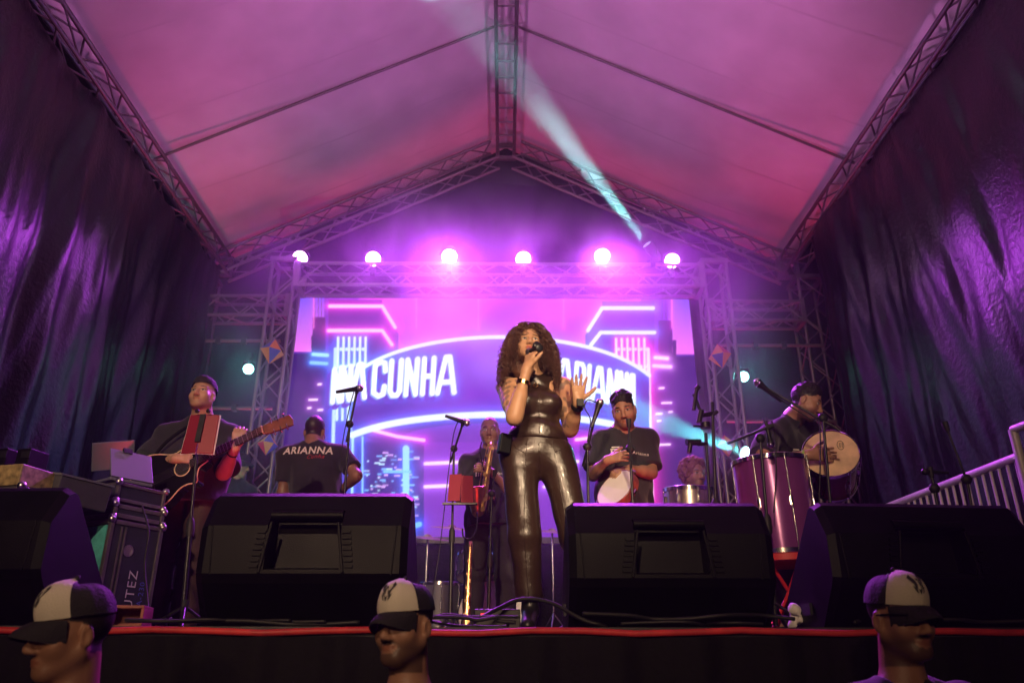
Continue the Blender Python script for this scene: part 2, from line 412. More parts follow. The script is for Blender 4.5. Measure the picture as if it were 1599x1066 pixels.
def screen_color(px, py):
    rg = np.random.RandomState(5)
    out = np.zeros(px.shape+(3,))
    def put(mask, c): 
        c = srgb(c) if not isinstance(c, np.ndarray) else c
        out[...] = out*(1-mask[..., None])+c*mask[..., None]
    def soft(d, w=1.2): return np.clip(0.5-d/w, 0, 1)
    def rect(x0, x1, y0, y1): return soft(np.maximum(np.maximum(x0-px, px-x1), np.maximum(y0-py, py-y1)))
    def neon(pts, wd, core, glow, gs=6.0, gk=0.55):
        d = poly_d(px, py, pts)
        out[...] += srgb(glow)*(gk*np.exp(-np.maximum(d-wd, 0)/gs))[..., None]
        put(soft(d-wd, 1.6), core)
    t = np.clip((py-465)/370, 0, 1)
    out[...] = srgb((92, 44, 170))*(1-t)[..., None]+srgb((44, 18, 110))*t[..., None]
    # sky with pink cloud between the two sign blocks
    cl = 0.5+0.25*np.sin(px*0.021+1)+0.25*np.sin(px*0.047+py*0.05)
    skyc = srgb((120, 50, 190))*(1-cl)[..., None]+srgb((205, 80, 205))*cl[..., None]
    m = rect(560, 1000, 440, 600); out[...] = out*(1-m[..., None])+skyc*m[..., None]
    for (x0, x1, y1) in ((440, 506, 549), (1044, 1100, 553)):
        m = rect(x0, x1, 440, y1); g = np.clip((py-470)/80, 0, 1)[..., None]
        c = srgb((105, 80, 215))*(1-g)+srgb((232, 110, 225))*g; out[...] = out*(1-m[..., None])+c*m[..., None]
    put(rect(486, 500, 524, 560), (38, 16, 84)); put(rect(488, 508, 495, 560), (40, 16, 88))
    put(rect(1028, 1050, 500, 560), (44, 18, 92)); put(rect(1050, 1056, 531, 560), (44, 18, 92))
    for x in (492, 497, 502, 1034, 1040, 1046): put(soft(np.maximum(np.abs(px-x)-0.6, py-498)), (50, 24, 100))
    for x in (490, 650, 747, 880, 1049): neon([(x, 440), (x, 512)], 0.8, (240, 120, 215), (230, 60, 190), 5, 0.25)
    # lower city: dark wall with lit windows
    put(rect(440, 520, 552, 840), (40, 14, 92)); put(rect(1016, 1120, 556, 840), (46, 18, 100))
    put(rect(556, 1010, 690, 840), (36, 16, 120))
    for i in range(190):
        x = rg.uniform(572, 652) if i % 5 < 3 else rg.uniform(975, 1012); y = rg.uniform(702, 832)
        w_ = rg.choice([1.5, 3, 4.5]); c = [(190, 235, 255), (120, 190, 255), (225, 180, 255)][rg.randint(3)]
        put(rect(x-w_, x+w_, y-1.2, y+1.2)*rg.choice([1, 1, 0.6]), c)
    for (x, y, w_, c) in ((499, 600, 2, 0), (489, 624, 6, 0), (483, 637, 2, 0), (500, 640, 3, 0), (1033, 606, 3, 1), (1041, 629, 7, 1), (1029, 646, 4, 1), (1047, 643, 2, 1), (1029, 657, 2, 1), (1038, 694, 8, 1)):
        neon([(x-w_, y), (x+w_, y-0.5)], 1.6, (255, 225, 250), (200, 100, 230), 4, 0.4)
    # sign blocks
    put(soft(np.maximum(np.maximum(513-px, 468-py), np.maximum(py-600, px-np.clip(597+(py-478)*0.6, 597, 622)))), (52, 20, 118))
    put(soft(np.maximum(np.maximum(px-1022, 470-py), np.maximum(py-600, np.clip(940-(py-481)*0.62, 914, 940)-px))), (56, 24, 124))
    for i in range(6):
        x = 528+i*8.6
        neon([(x, 527), (x-2, 655)], 1.7, (215, 245, 255), (60, 130, 255), 4, 0.5)
        x = 962+i*8.8
        neon([(x, 529), (x+2, 652)], 1.7, (255, 220, 250), (245, 70, 190), 4, 0.5)
        for y in (545, 572, 600):
            put(soft(np.hypot(px-528-i*8.6+4, py-y)-2.6), (200, 240, 255)); put(soft(np.hypot(px-962-i*8.8-4, py-y)-2.6), (255, 200, 245))
    neon([(524, 545), (516, 840)], 2.6, (190, 225, 255), (50, 90, 255), 9, 0.9); neon([(551, 650), (549, 840)], 1.8, (170, 230, 255), (50, 110, 255), 6, 0.7)
    neon([(566, 655), (566, 770)], 1.2, (150, 220, 255), (50, 110, 255), 5, 0.5)
    neon([(1012, 545), (1020, 840)], 2.6, (255, 215, 250), (250, 50, 180), 9, 0.9)
    neon([(515, 478), (597, 478), (617, 511)], 2.6, (255, 195, 245), (245, 60, 190), 6, 0.8)
    neon([(513, 516), (597, 516), (612, 538)], 2.6, (255, 195, 245), (245, 60, 190), 6, 0.8)
    neon([(1020, 481), (940, 481), (918, 516)], 2.6, (225, 245, 255), (90, 130, 255), 6, 0.8)
    neon([(1022, 519), (938, 519), (923, 538)], 2.6, (225, 245, 255), (90, 130, 255), 6, 0.8)
    for (x0, x1, y, c) in ((489, 511, 553, (90, 160, 255)), (486, 510, 566, (60, 130, 255)), (1023, 1042, 558, (250, 150, 250)), (1021, 1047, 571, (230, 140, 255))):
        neon([(x0, y), (x1, y+1.5)], 2.6, tuple(min(255, q+70) for q in c), c, 4, 0.7)
    # round sign drum
    xc, hw = 782.0, 232.0
    q = np.clip((px-xc)/hw, -1, 1)
    ytop = 526+44*q**2+16*q**6; ybot = 647+24*q**2+8*q**6
    inside = soft(np.maximum(np.maximum(ytop-py, py-ybot), np.abs(px-xc)-hw))
    g = (0.5+0.5*np.cos(q*2.2))[..., None]
    put_c = srgb((38, 18, 132))*(1-g)+srgb((88, 32, 172))*g
    out[...] = out*(1-inside[..., None])+put_c*inside[..., None]
    und = soft((np.hypot((px-xc)/(hw-2), (py-668)/36)-1)*36) * (py > ybot-3)
    put(und, (38, 18, 120))
    und = soft((np.hypot((px-xc)/150, (py-682)/22)-1)*22); put(und, (92, 38, 165))
    # centre column
    put(rect(662, 905, 690, 840), (112, 40, 180))
    for x0, x1, y in ((664, 745, 722), (664, 745, 758), (850, 902, 722), (850, 902, 758)):
        neon([(x0, y+1.5), (x1, y-2)], 2.6, (255, 225, 255), (190, 110, 255), 6, 0.6)
    neon([(634, 700), (634, 840)], 5, (150, 230, 255), (40, 120, 255), 7, 0.8); neon([(600, 736), (640, 736)], 2, (120, 210, 255), (40, 110, 255), 5, 0.5)
    neon([(600, 836), (655, 818)], 4, (110, 190, 255), (30, 90, 255), 8, 0.7)
    neon([(585, 672), (620, 681), (662, 687)], 2.4, (255, 200, 250), (240, 60, 200), 6, 0.7)
    neon([(900, 686), (945, 681), (978, 671)], 2.4, (255, 200, 250), (240, 60, 200), 6, 0.7)
    for (o0, cu, cl_, wd) in ((0, 44, 16, 2.6), (121, 24, 8, 5.0)):
        pts = [(xc+hw*s, 526+o0+cu*s*s+cl_*s**6) for s in np.linspace(-1, 1, 60)]
        neon(pts, wd, (225, 245, 255), (70, 120, 255), 7, 0.8)
    # lettering on the drum
    def word(txt, xs, y_top, y_bot, th, core, depth=(-9, 10)):
        for ci, ch in enumerate(txt):
            if ch == ' ': continue
            x0, x1 = xs[ci]
            def mp(p):
                x = x0+(x1-x0)*p[0]; yt, yb = y_top(x), y_bot(x); return (x+3.5*(p[1]-0.5), yb+(yt-yb)*p[1])
            for st in LET[ch]:
                pts = [mp(p) for p in st]
                d = poly_d(px, py, pts)
                out[...] += srgb((60, 140, 255))*(0.5*np.exp(-np.maximum(d-th, 0)/5))[..., None]
        for k in (1.0, 0.75, 0.5, 0.25):
            for ci, ch in enumerate(txt):
                if ch == ' ': continue
                x0, x1 = xs[ci]
                for st in LET[ch]:
                    pts = [(x0+(x1-x0)*p[0]+3.5*(p[1]-0.5)+depth[0]*k, (lambda x: y_bot(x)+(y_top(x)-y_bot(x))*p[1])(x0+(x1-x0)*p[0])+depth[1]*k) for p in st]
                    put(soft(poly_d(px, py, pts)-th*0.9), (84, 60, 190) if k > 0.3 else (130, 170, 235))
        for ci, ch in enumerate(txt):
            if ch == ' ': continue
            x0, x1 = xs[ci]
            for st in LET[ch]:
                pts = [(x0+(x1-x0)*p[0]+3.5*(p[1]-0.5), (lambda x: y_bot(x)+(y_top(x)-y_bot(x))*p[1])(x0+(x1-x0)*p[0])) for p in st]
                put(soft(poly_d(px, py, pts)-th), core)
    word('NNA CUNHA', [(520, 532), (534, 548), (551, 571), (0, 0), (583, 602), (609, 627), (634, 652), (660, 678), (685, 711)],
         lambda x: 556+(714-x)*0.07+max(0, 580-x)*0.12, lambda x: 612+(714-x)*0.05+max(0, 580-x)*0.1, 3.9, (240, 252, 255))
    word('ARIANNA', [(870, 893), (898, 912), (917, 921), (926, 944), (949, 963), (967, 978), (981, 991)],
         lambda x: 560+(x-870)*0.22, lambda x: 616+(x-870)*0.14, 3.3, (240, 252, 255), (5, 8))
    return np.clip(out, 0, 1)
wall = thing('video_wall', (0, DW, FLOOR), 'bright LED video wall with neon city graphics and a name on a round sign', 'video wall')
GX, GZ = 430, 256
gx = np.linspace(sx0, sx1, GX+1); gz = np.linspace(sz0, sz1, GZ+1)
XX, ZZ = np.meshgrid(gx, gz, indexing='ij')
ppx, ppy = proj(XX, DW+0*XX, ZZ)
colr = screen_color(ppx, ppy)
me = bpy.data.meshes.new('led_face')
vv = np.stack([XX, 0*XX, ZZ-FLOOR], -1).reshape(-1, 3)
ii = np.arange((GX+1)*(GZ+1)).reshape(GX+1, GZ+1)
qq = np.stack([ii[:-1, :-1], ii[1:, :-1], ii[1:, 1:], ii[:-1, 1:]], -1).reshape(-1, 4)
me.vertices.add(len(vv)); me.vertices.foreach_set('co', vv.ravel())
me.loops.add(qq.size); me.loops.foreach_set('vertex_index', qq.ravel().astype(np.int32))
me.polygons.add(len(qq)); me.polygons.foreach_set('loop_start', np.arange(0, qq.size, 4, dtype=np.int32))
me.update(calc_edges=True)
at = me.color_attributes.new('Col', 'FLOAT_COLOR', 'POINT')
at.data.foreach_set('color', np.concatenate([colr.reshape(-1, 3), np.ones((len(vv), 1))], 1).ravel().astype(np.float32))
mm = bpy.data.materials.new('led_screen'); mm.use_nodes = True
nt = mm.node_tree; bs = nt.nodes['Principled BSDF']; bs.inputs['Base Color'].default_value = (0.01, 0.01, 0.012, 1); bs.inputs['Roughness'].default_value = 0.5
an = nt.nodes.new('ShaderNodeAttribute'); an.attribute_name = 'Col'
nt.links.new(an.outputs['Color'], bs.inputs['Emission Color']); bs.inputs['Emission Strength'].default_value = 1.3
me.materials.append(mm); M['led'] = mm
o = bpy.data.objects.new('led_face', me); link(o, wall)
# cabinets behind the face, one per LED panel
nx, nz = 9, 5
for i in range(nx):
    for j in range(nz):
        m = MB(); cw, chh = (sx1-sx0)/nx, (sz1-sz0)/nz
        m.box((sx0+cw*(i+.5), DW+0.05, sz0+chh*(j+.5)), (cw-0.004, 0.09, chh-0.004)); m.build('cabinet', M['black_metal'], wall)
fr = 0.06
for (c, s) in (((sx0-fr/2-0.003, DW+0.04, (sz0+sz1)/2), (fr, 0.12, sz1-sz0+2*fr)), ((sx1+fr/2+0.003, DW+0.04, (sz0+sz1)/2), (fr, 0.12, sz1-sz0+2*fr)),
               (((sx0+sx1)/2, DW+0.04, sz1+fr/2+0.003), (sx1-sx0, 0.12, fr)), (((sx0+sx1)/2, DW+0.04, sz0-fr/2-0.003), (sx1-sx0, 0.12, fr))):
    m = MB(); m.box(c, s); m.build('frame', M['black_metal'], wall)
m = MB(); m.box(((sx0+sx1)/2, DW+0.1, (FLOOR+sz0)/2-0.03), (sx1-sx0, 0.06, sz0-FLOOR-0.08)); m.build('valance', M['cloth_black'], wall)
for x in np.linspace(sx0+0.1, sx1-0.1, 5): pipe('foot_post', (x, DW+0.16, FLOOR), (x, DW+0.16, sz0+0.3), 0.025, M['black_metal'], wall)
SMOKE = 0.30
# ================================================================== LAMPS OF THE SHOW
def fixture(name, label, pos, aim, color, watts, cone, lens_w, r=0.1, depth=0.2, blend=0.5, hang=1, group=None, soft=0.05, lensc=None, lit=True):
    "lamp head in a yoke, with a glowing lens and its own light"
    pos = np.array(pos, float); d = unit(np.array(aim, float)-pos)
    t = thing(name, pos, label, 'stage light', group)
    m = MB(); m.lathe(pos, d, [(-depth, r*0.55), (-depth*0.85, r*0.8), (-depth*0.3, r*0.95), (0.0, r*1.05), (0.03, r*1.08), (0.03, r*0.97), (0.004, r*0.93)], 20)
    m.build('housing', M['black_metal'], t, smooth=35)
    key = 'lens_%s' % name+str(lens_w)+str(lensc or color)
    if key not in M: M[key] = mat('lamp_lens', (0.8, 0.8, 0.8), 0.3, emit=(lensc or color, lens_w))
    m = MB(); m.lathe(pos+d*0.012, d, [(0, r*0.92), (0.01, r*0.8), (0.016, r*0.4), (0.018, 0.001)], 20); m.build('lens', M[key], t, smooth=60)
    side = unit(np.cross(d, (0, 0, 1))); up = np.array((0, 0, 1.0))*hang
    m = MB(); c = pos-d*depth*0.35
    m.tube([c-side*r*1.15, c-side*r*1.15+up*r*1.7, c+side*r*1.15+up*r*1.7, c+side*r*1.15], 0.012, 6); m.build('yoke', M['black_metal'], t)
    m = MB(); m.box(c+up*(r*1.7+0.04), (0.05, 0.06, 0.09)); m.build('clamp', M['black_metal'], t)
    if lit:
        ld = bpy.data.lights.new('beam', 'SPOT'); ld.energy = watts; ld.color = color; ld.spot_size = R(cone); ld.spot_blend = blend
        ld.shadow_soft_size = soft
        lo = bpy.data.objects.new('beam', ld); link(lo, t); lo.location = Vector(d*0.06)
        lo.rotation_mode = 'QUATERNION'; lo.rotation_quaternion = Vector(d).to_track_quat('-Z', 'Y')
    return t
MAG = (0.60, 0.06, 1.0)
names = ['first', 'second', 'third', 'fourth', 'fifth', 'sixth']
for i, (x, y, wt, ax, lw) in enumerate(((469, 403, 360, -2.2, 30), (583, 404, 380, -1.2, 32), (702, 400, 1500, -0.5, 75), (817, 404, 640, 0.4, 50), (940, 399, 1150, 1.0, 70), (1049, 407, 360, 2.0, 30))):
    pos = P(x, y, 7.62)
    fixture('par_light', f'{names[i]} magenta light from the left on the truss above the video wall', pos, (ax, (2.5, 2.5, 3.9, 3.0, 3.9, 2.5)[i], FLOOR+0.3), MAG, wt, 70, lw, 0.085, 0.2, 0.8, -1, 'magenta lights above the video wall', lensc=(1.0, 0.5, 1.0))
# teal lamps on the cross bars and moving heads
TEAL = (0.12, 0.85, 0.80)
fixture('teal_light', 'teal lamp hanging left of the left tower', P(388, 576, 8.1), (-1.0, 2.0, 2.4), TEAL, 90, 40, 9, 0.06, 0.18, 0.7, 1, 'teal lamps beside the towers', lensc=(0.35, 1.0, 0.85))
fixture('teal_light', 'teal lamp hanging right of the right tower above a microphone', P(1161, 588, 8.1), (1.0, 2.0, 2.6), TEAL, 90, 40, 9, 0.06, 0.18, 0.7, 1, 'teal lamps beside the towers', lensc=(0.35, 1.0, 0.85))
fixture('moving_head', 'small moving light on the beam throwing a pale teal beam up to the roof', P(1012, 384, 7.5), P(700, -20, 5.6), (0.32, 0.85, 0.86), 15000, 11.5, 0.4, 0.06, 0.2, 0.9, -1, 'moving heads', soft=0.03, lensc=(0.2, 0.8, 0.8))
fixture('moving_head', 'teal moving light on the floor behind the purple drum', P(1166, 708, 6.6), P(985, 640, 6.0), (0.10, 0.85, 0.85), 3600, 13, 30, 0.06, 0.18, 0.5, -1, 'moving heads', soft=0.03, lensc=(0.4, 1.0, 0.95))
fixture('moving_head', 'teal moving light hidden behind the guitarist', P(352, 722, 6.6), P(560, 600, 7.8), (0.10, 0.85, 0.85), 500, 7, 6, 0.06, 0.18, 0.5, -1, 'moving heads', soft=0.03)
fixture('moving_head', 'teal moving light aimed at the left tarp', (3.1, 2.6, EZ-0.3), (-3.4, 4.1, CAM_Z+2.6), (0.08, 0.75, 0.75), 2600, 9, 6, 0.06, 0.18, 0.6, 1, 'moving heads', soft=0.03)
# roof washes: unseen uplights added before the stage, red ones added behind the video wall
for sx, nm in ((-1, 'left'), (1, 'right')):
    pu = fixture('roof_wash', f'lavender uplight on a pole before the stage, {nm} of the photographer', (sx*3.7, 1.4, 1.8), (-sx*0.2, 5.9, RZ+0.2), (1.0, 0.28, 0.86), 820, 60, 2, 0.1, 0.2, 0.7, -1, 'roof wash lights', soft=0.2)
    pipe('pole', (sx*3.7, 1.36, 0.0), (sx*3.7, 1.36, 1.62), 0.02, M['black_metal'], pu)
    fixture('roof_wash', f'red uplight on the deck behind the {nm} tower', (sx*2.75, 8.75, FLOOR+0.3), (sx*1.7, 6.9, RZ-0.4), (1.0, 0.03, 0.16), 300, 75, 2, 0.08, 0.16, 0.9, -1, 'roof wash lights', soft=0.6)
# front-of-house key from behind the photographer
fixture('front_spot', 'warm white follow spot out in front of the stage', (1.6, -5.5, 5.2), (0.2, 4.0, 2.75), (1.0, 0.72, 0.44), 3800, 11.5, 4, 0.12, 0.3, 0.8, 1, None, soft=0.12)
fixture('front_wash', 'warm wash light out in front of the stage', (-1.5, -5.5, 5.4), (-0.4, 5.0, 3.6), (1.0, 0.66, 0.42), 2300, 40, 4, 0.12, 0.3, 0.9, 1, None, soft=0.12)
fixture('guard_fill', 'weak warm flood light far behind the photographer', (-2.5, -9, 4.2), (0, 3.0, 1.9), (1.0, 0.62, 0.34), 620, 60, 3, 0.12, 0.25, 0.6, 1, None, soft=0.25)  # unseen fill lamp, added to brighten the three capped men
# red floor washes
fixture('floor_par', 'red floor light behind the front monitors on the right', (1.0, 3.95, FLOOR+0.12), (0.6, 5.2, FLOOR+1.0), (1.0, 0.05, 0.08), 30, 120, 1.5, 0.07, 0.12, 0.9, -1, 'red floor lights', soft=0.1)
fixture('floor_par', 'red floor light behind the front monitors on the left', (-1.15, 4.15, FLOOR+0.12), (-1.75, 4.8, FLOOR+1.3), (1.0, 0.05, 0.08), 30, 62, 1.5, 0.07, 0.12, 0.9, -1, 'red floor lights', soft=0.1)
fixture('floor_par', 'teal floor light behind the guitarist', (-1.95, 5.45, FLOOR+0.12), (-2.3, 6.6, FLOOR+1.6), (0.10, 0.9, 0.75), 60, 70, 6, 0.07, 0.12, 0.8, -1, None, soft=0.08, lensc=(0.4, 1.0, 0.9))
fixture('floor_par', 'teal floor light at the far left of the deck', (-2.75, 3.62, FLOOR+0.1), (-2.38, 4.3, FLOOR+0.36), (0.10, 0.9, 0.75), 45, 50, 2, 0.06, 0.1, 0.8, -1, None, soft=0.08)
# ------------------------------------------------------------------ haze
hz = MB(); hz.box((0, 3.0, 4.2), (26, 24, 10.6))
hm = bpy.data.materials.new('haze'); hm.use_nodes = True
ht = hm.node_tree; ht.nodes.remove(ht.nodes['Principled BSDF'])
pv = ht.nodes.new('ShaderNodeVolumePrincipled'); pv.inputs['Color'].default_value = (0.9, 0.9, 0.95, 1); pv.inputs['Density'].default_value = 0.0017
pv.inputs['Anisotropy'].default_value = 0.25
ht.links.new(pv.outputs[0], ht.nodes['Material Output'].inputs['Volume'])
o = hz.build('haze', hm); setp(o, 'thin smoke haze filling the stage and catching the light beams', 'haze', kind='stuff')

# smoke hanging over the back of the stage, in front of the video wall
sm = MB(); sm.box((0, 6.7, 4.2), (6.4, 3.2, 6.0))
smm = bpy.data.materials.new('smoke'); smm.use_nodes = True
st = smm.node_tree; st.nodes.remove(st.nodes['Principled BSDF'])
pv = st.nodes.new('ShaderNodeVolumePrincipled'); pv.inputs['Color'].default_value = (0.9, 0.9, 0.95, 1); pv.inputs['Anisotropy'].default_value = 0.3
tc = st.nodes.new('ShaderNodeTexCoord')
nz_ = st.nodes.new('ShaderNodeTexNoise'); nz_.inputs['Scale'].default_value = 0.95; nz_.inputs['Detail'].default_value = 3; nz_.inputs['Distortion'].default_value = 0.6
st.links.new(tc.outputs['Object'], nz_.inputs['Vector'])
r1 = st.nodes.new('ShaderNodeMapRange'); r1.inputs[1].default_value = 0.42; r1.inputs[2].default_value = 0.72; r1.inputs[3].default_value = 0.002; r1.inputs[4].default_value = SMOKE
st.links.new(nz_.outputs['Fac'], r1.inputs[0])
# fade to the sides of the cloud (an ellipsoid about its middle)
mp = st.nodes.new('ShaderNodeMapping'); mp.inputs['Location'].default_value = (0, -6.7/1.6, -4.2/3.0); mp.inputs['Scale'].default_value = (1/3.2, 1/1.6, 1/3.0)
st.links.new(tc.outputs['Object'], mp.inputs[0])
ln = st.nodes.new('ShaderNodeVectorMath'); ln.operation = 'LENGTH'; st.links.new(mp.outputs[0], ln.inputs[0])
r2 = st.nodes.new('ShaderNodeMapRange'); r2.inputs[1].default_value = 1.0; r2.inputs[2].default_value = 0.6; r2.inputs[3].default_value = 0.0; r2.inputs[4].default_value = 1.0
st.links.new(ln.outputs['Value'], r2.inputs[0])
mu = st.nodes.new('ShaderNodeMath'); mu.operation = 'MULTIPLY'; st.links.new(r1.outputs[0], mu.inputs[0]); st.links.new(r2.outputs[0], mu.inputs[1])
st.links.new(mu.outputs[0], pv.inputs['Density']); st.links.new(pv.outputs[0], st.nodes['Material Output'].inputs['Volume'])
o = sm.build('smoke', smm); setp(o, 'drifting stage smoke lit magenta in front of the video wall', 'smoke', kind='stuff')

# thin smoke drifting up under the ridge, where the teal beam crosses
sm2 = MB(); sm2.box((-0.2, 5.7, 6.75), (3.6, 3.6, 1.9))
sm2m = smm.copy(); sm2m.name = 'ridge_smoke'; n2 = sm2m.node_tree
for nd in n2.nodes:
    if nd.type == 'MAPPING': nd.inputs['Location'].default_value = (0.2/1.8, -5.7/1.8, -6.75/0.95); nd.inputs['Scale'].default_value = (1/1.8, 1/1.8, 1/0.95)
    if nd.type == 'MAP_RANGE' and abs(nd.inputs[4].default_value-SMOKE) < 1e-4: nd.inputs[3].default_value = 0.012; nd.inputs[4].default_value = 0.07
    if nd.type == 'TEX_NOISE': nd.inputs['Scale'].default_value = 1.8
o = sm2.build('smoke', sm2m); setp(o, 'thin smoke drifting under the roof ridge across the teal beam', 'smoke', kind='stuff')
# ================================================================== SMOOTH BODIES (signed distance -> surface nets)
class Grid:
    def __init__(s, lo, hi, h):
        s.lo = np.array(lo, float); s.h = h
        s.n = np.maximum(4, np.ceil((np.array(hi)-s.lo)/h).astype(int)+1)
        s.d = np.full(tuple(s.n), 0.3, np.float32)
        s.ax = [(s.lo[i]+h*np.arange(s.n[i])).astype(np.float32) for i in range(3)]
    def sub(s, lo, hi):
        a = np.clip(np.floor((np.array(lo)-s.lo)/s.h).astype(int), 0, s.n); b = np.clip(np.ceil((np.array(hi)-s.lo)/s.h).astype(int)+1, 0, s.n)
        sl = tuple(slice(int(a[i]), int(b[i])) for i in range(3))
        return sl, s.ax[0][sl[0]][:, None, None], s.ax[1][sl[1]][None, :, None], s.ax[2][sl[2]][None, None, :]
    def put(s, prim, grow=0.0, mode='add'):
        fn, lo, hi, k = prim
        m = 0.03+k+max(grow, 0)
        sl, x, y, z = s.sub(np.array(lo)-m, np.array(hi)+m)
        if any(q.stop <= q.start for q in sl): return
        v = fn(x, y, z)-grow; d = s.d[sl]
        if mode == 'add':
            h = np.maximum(k-np.abs(v-d), 0)/max(k, 1e-6)
            s.d[sl] = np.minimum(v, d)-h*h*k*0.25
        else:
            v = -v; h = np.maximum(k-np.abs(v-d), 0)/max(k, 1e-6)
            s.d[sl] = np.maximum(v, d)+h*h*k*0.25
    def cut(s, q, nrm):
        "remove the side the normal points to"
        v = ((s.ax[0]-q[0])*nrm[0])[:, None, None]+((s.ax[1]-q[1])*nrm[1])[None, :, None]+((s.ax[2]-q[2])*nrm[2])[None, None, :]
        np.maximum(s.d, v, out=s.d)
    def noise(s, amp, freq, seed, stretch=(1, 1, 1)):
        r = np.random.RandomState(seed)
        idx = np.nonzero(np.abs(s.d) < 0.03)
        p = np.stack([s.ax[i][idx[i]]*stretch[i] for i in range(3)], 1)
        t = np.zeros(len(p), np.float32)
        for o in range(3):
            for _ in range(3):
                kv = unit(r.randn(3))*freq*(1.8**o); ph = r.rand()*6.28; kv2 = unit(r.randn(3))*freq*0.6
                t += (0.6**o)*np.sin(p @ kv+ph+1.3*np.sin(p @ kv2+ph*2))
        s.d[idx] += amp*t/3
    def mesh(s):
        d = s.d; sg = d < 0
        c = np.zeros(tuple(q-1 for q in d.shape), np.uint8)
        for i in (0, 1):
            for j in (0, 1):
                for k in (0, 1):
                    c += sg[i:i+c.shape[0], j:j+c.shape[1], k:k+c.shape[2]]
        act = np.argwhere((c > 0) & (c < 8))
        vid = np.full(c.shape, -1, np.int32); vid[tuple(act.T)] = np.arange(len(act))
        acc = np.zeros((len(act), 3)); cnt = np.zeros(len(act))
        for axis in range(3):
            o = [q for q in range(3) if q != axis]
            for u in (0, 1):
                for v in (0, 1):
                    off0 = np.zeros(3, int); off0[o[0]] = u; off0[o[1]] = v; off1 = off0.copy(); off1[axis] = 1
                    a = d[tuple((act+off0).T)]; b_ = d[tuple((act+off1).T)]
                    m = (a < 0) != (b_ < 0)
                    t = np.where(m, a/(np.where(m, a-b_, 1)), 0)
                    pt = act+off0; pt = pt.astype(float); pt[:, axis] += t
                    acc[m] += pt[m]; cnt[m] += 1
        V = s.lo+(acc/cnt[:, None])*s.h
        Q = []
        for axis in range(3):
            o1, o2 = (axis+1) % 3, (axis+2) % 3
            n1 = [slice(None)]*3; n2 = [slice(None)]*3; n1[axis] = slice(0, -1); n2[axis] = slice(1, None)
            ch = sg[tuple(n1)] != sg[tuple(n2)]
            e = np.argwhere(ch)
            e = e[(e[:, o1] > 0) & (e[:, o2] > 0) & (e[:, o1] < d.shape[o1]-1) & (e[:, o2] < d.shape[o2]-1)]
            f = sg[tuple(e.T)]
            ids = []
            for (u, v) in ((-1, -1), (0, -1), (0, 0), (-1, 0)):
                q = e.copy(); q[:, o1] += u; q[:, o2] += v; ids.append(vid[tuple(q.T)])
            ids = np.stack(ids, 1)
            ids[~f] = ids[~f][:, ::-1]
            Q.append(ids)
        return V, np.concatenate(Q)
def array_mesh(name, V, Q, mats, parent=None, colors=None, smooth=True):
    o_ = ORI[parent.name] if parent is not None else np.zeros(3)
    me = bpy.data.meshes.new(name); V = np.asarray(V)-o_
    me.vertices.add(len(V)); me.vertices.foreach_set('co', V.astype(np.float32).ravel())
    k = Q.shape[1]
    me.loops.add(Q.size); me.loops.foreach_set('vertex_index', Q.ravel().astype(np.int32))
    me.polygons.add(len(Q)); me.polygons.foreach_set('loop_start', np.arange(0, Q.size, k, dtype=np.int32))
    me.update(calc_edges=True)
    if smooth: me.polygons.foreach_set('use_smooth', np.ones(len(Q), bool))
    if colors is not None:
        at = me.color_attributes.new('Col', 'FLOAT_COLOR', 'POINT')
        at.data.foreach_set('color', np.concatenate([colors, np.ones((len(V), 1))], 1).astype(np.float32).ravel())
    me.materials.append(mats)
    o = bpy.data.objects.new(name, me); link(o, parent); return o
def cone(a, b_, ra, rb, k=0.02):
    a = np.array(a, np.float32); b_ = np.array(b_, np.float32); ba = b_-a; L2 = float(ba @ ba)+1e-9
    def fn(x, y, z):
        px, py, pz = x-a[0], y-a[1], z-a[2]
        t = np.clip((px*ba[0]+py*ba[1]+pz*ba[2])/L2, 0, 1)
        return np.sqrt((px-t*ba[0])**2+(py-t*ba[1])**2+(pz-t*ba[2])**2)-(ra+(rb-ra)*t)
    r = max(ra, rb); return (fn, np.minimum(a, b_)-r, np.maximum(a, b_)+r, k)
def sleeve(a, b_, ra, rb, k=0.02):
    "cone with a flat end at b"
    f, lo, hi, _ = cone(a, b_, ra, rb); bb = np.array(b_, float); u = unit(bb-np.array(a))
    def fn(x, y, z): return np.maximum(f(x, y, z), (x-bb[0])*u[0]+(y-bb[1])*u[1]+(z-bb[2])*u[2])
    return (fn, lo, hi, k)
def ell(c, r, Rm=None, k=0.03):
    c = np.array(c, np.float32); r = np.array(r, np.float32); Rm = np.eye(3) if Rm is None else np.array(Rm)
    def fn(x, y, z):
        px, py, pz = x-c[0], y-c[1], z-c[2]
        q = [Rm[0, i]*px+Rm[1, i]*py+Rm[2, i]*pz for i in range(3)]
        k0 = np.sqrt((q[0]/r[0])**2+(q[1]/r[1])**2+(q[2]/r[2])**2)+1e-6
        k1 = np.sqrt((q[0]/r[0]**2)**2+(q[1]/r[1]**2)**2+(q[2]/r[2]**2)**2)+1e-6
        return k0*(k0-1)/k1
    ext = np.sqrt((Rm**2) @ (r.astype(float)**2)); return (fn, c-ext, c+ext, k)
def frame(fwd, up):
    up = unit(up); fwd = np.array(fwd, float); fwd = unit(fwd-up*np.dot(fwd, up)); x = np.cross(fwd, up)
    return np.stack([x, fwd, up], 1)      # columns right, forward, up
def rodr(v, axis, ang):
    axis = unit(axis); v = np.array(v, float)
    return v*math.cos(ang)+np.cross(axis, v)*math.sin(ang)+axis*np.dot(axis, v)*(1-math.cos(ang))

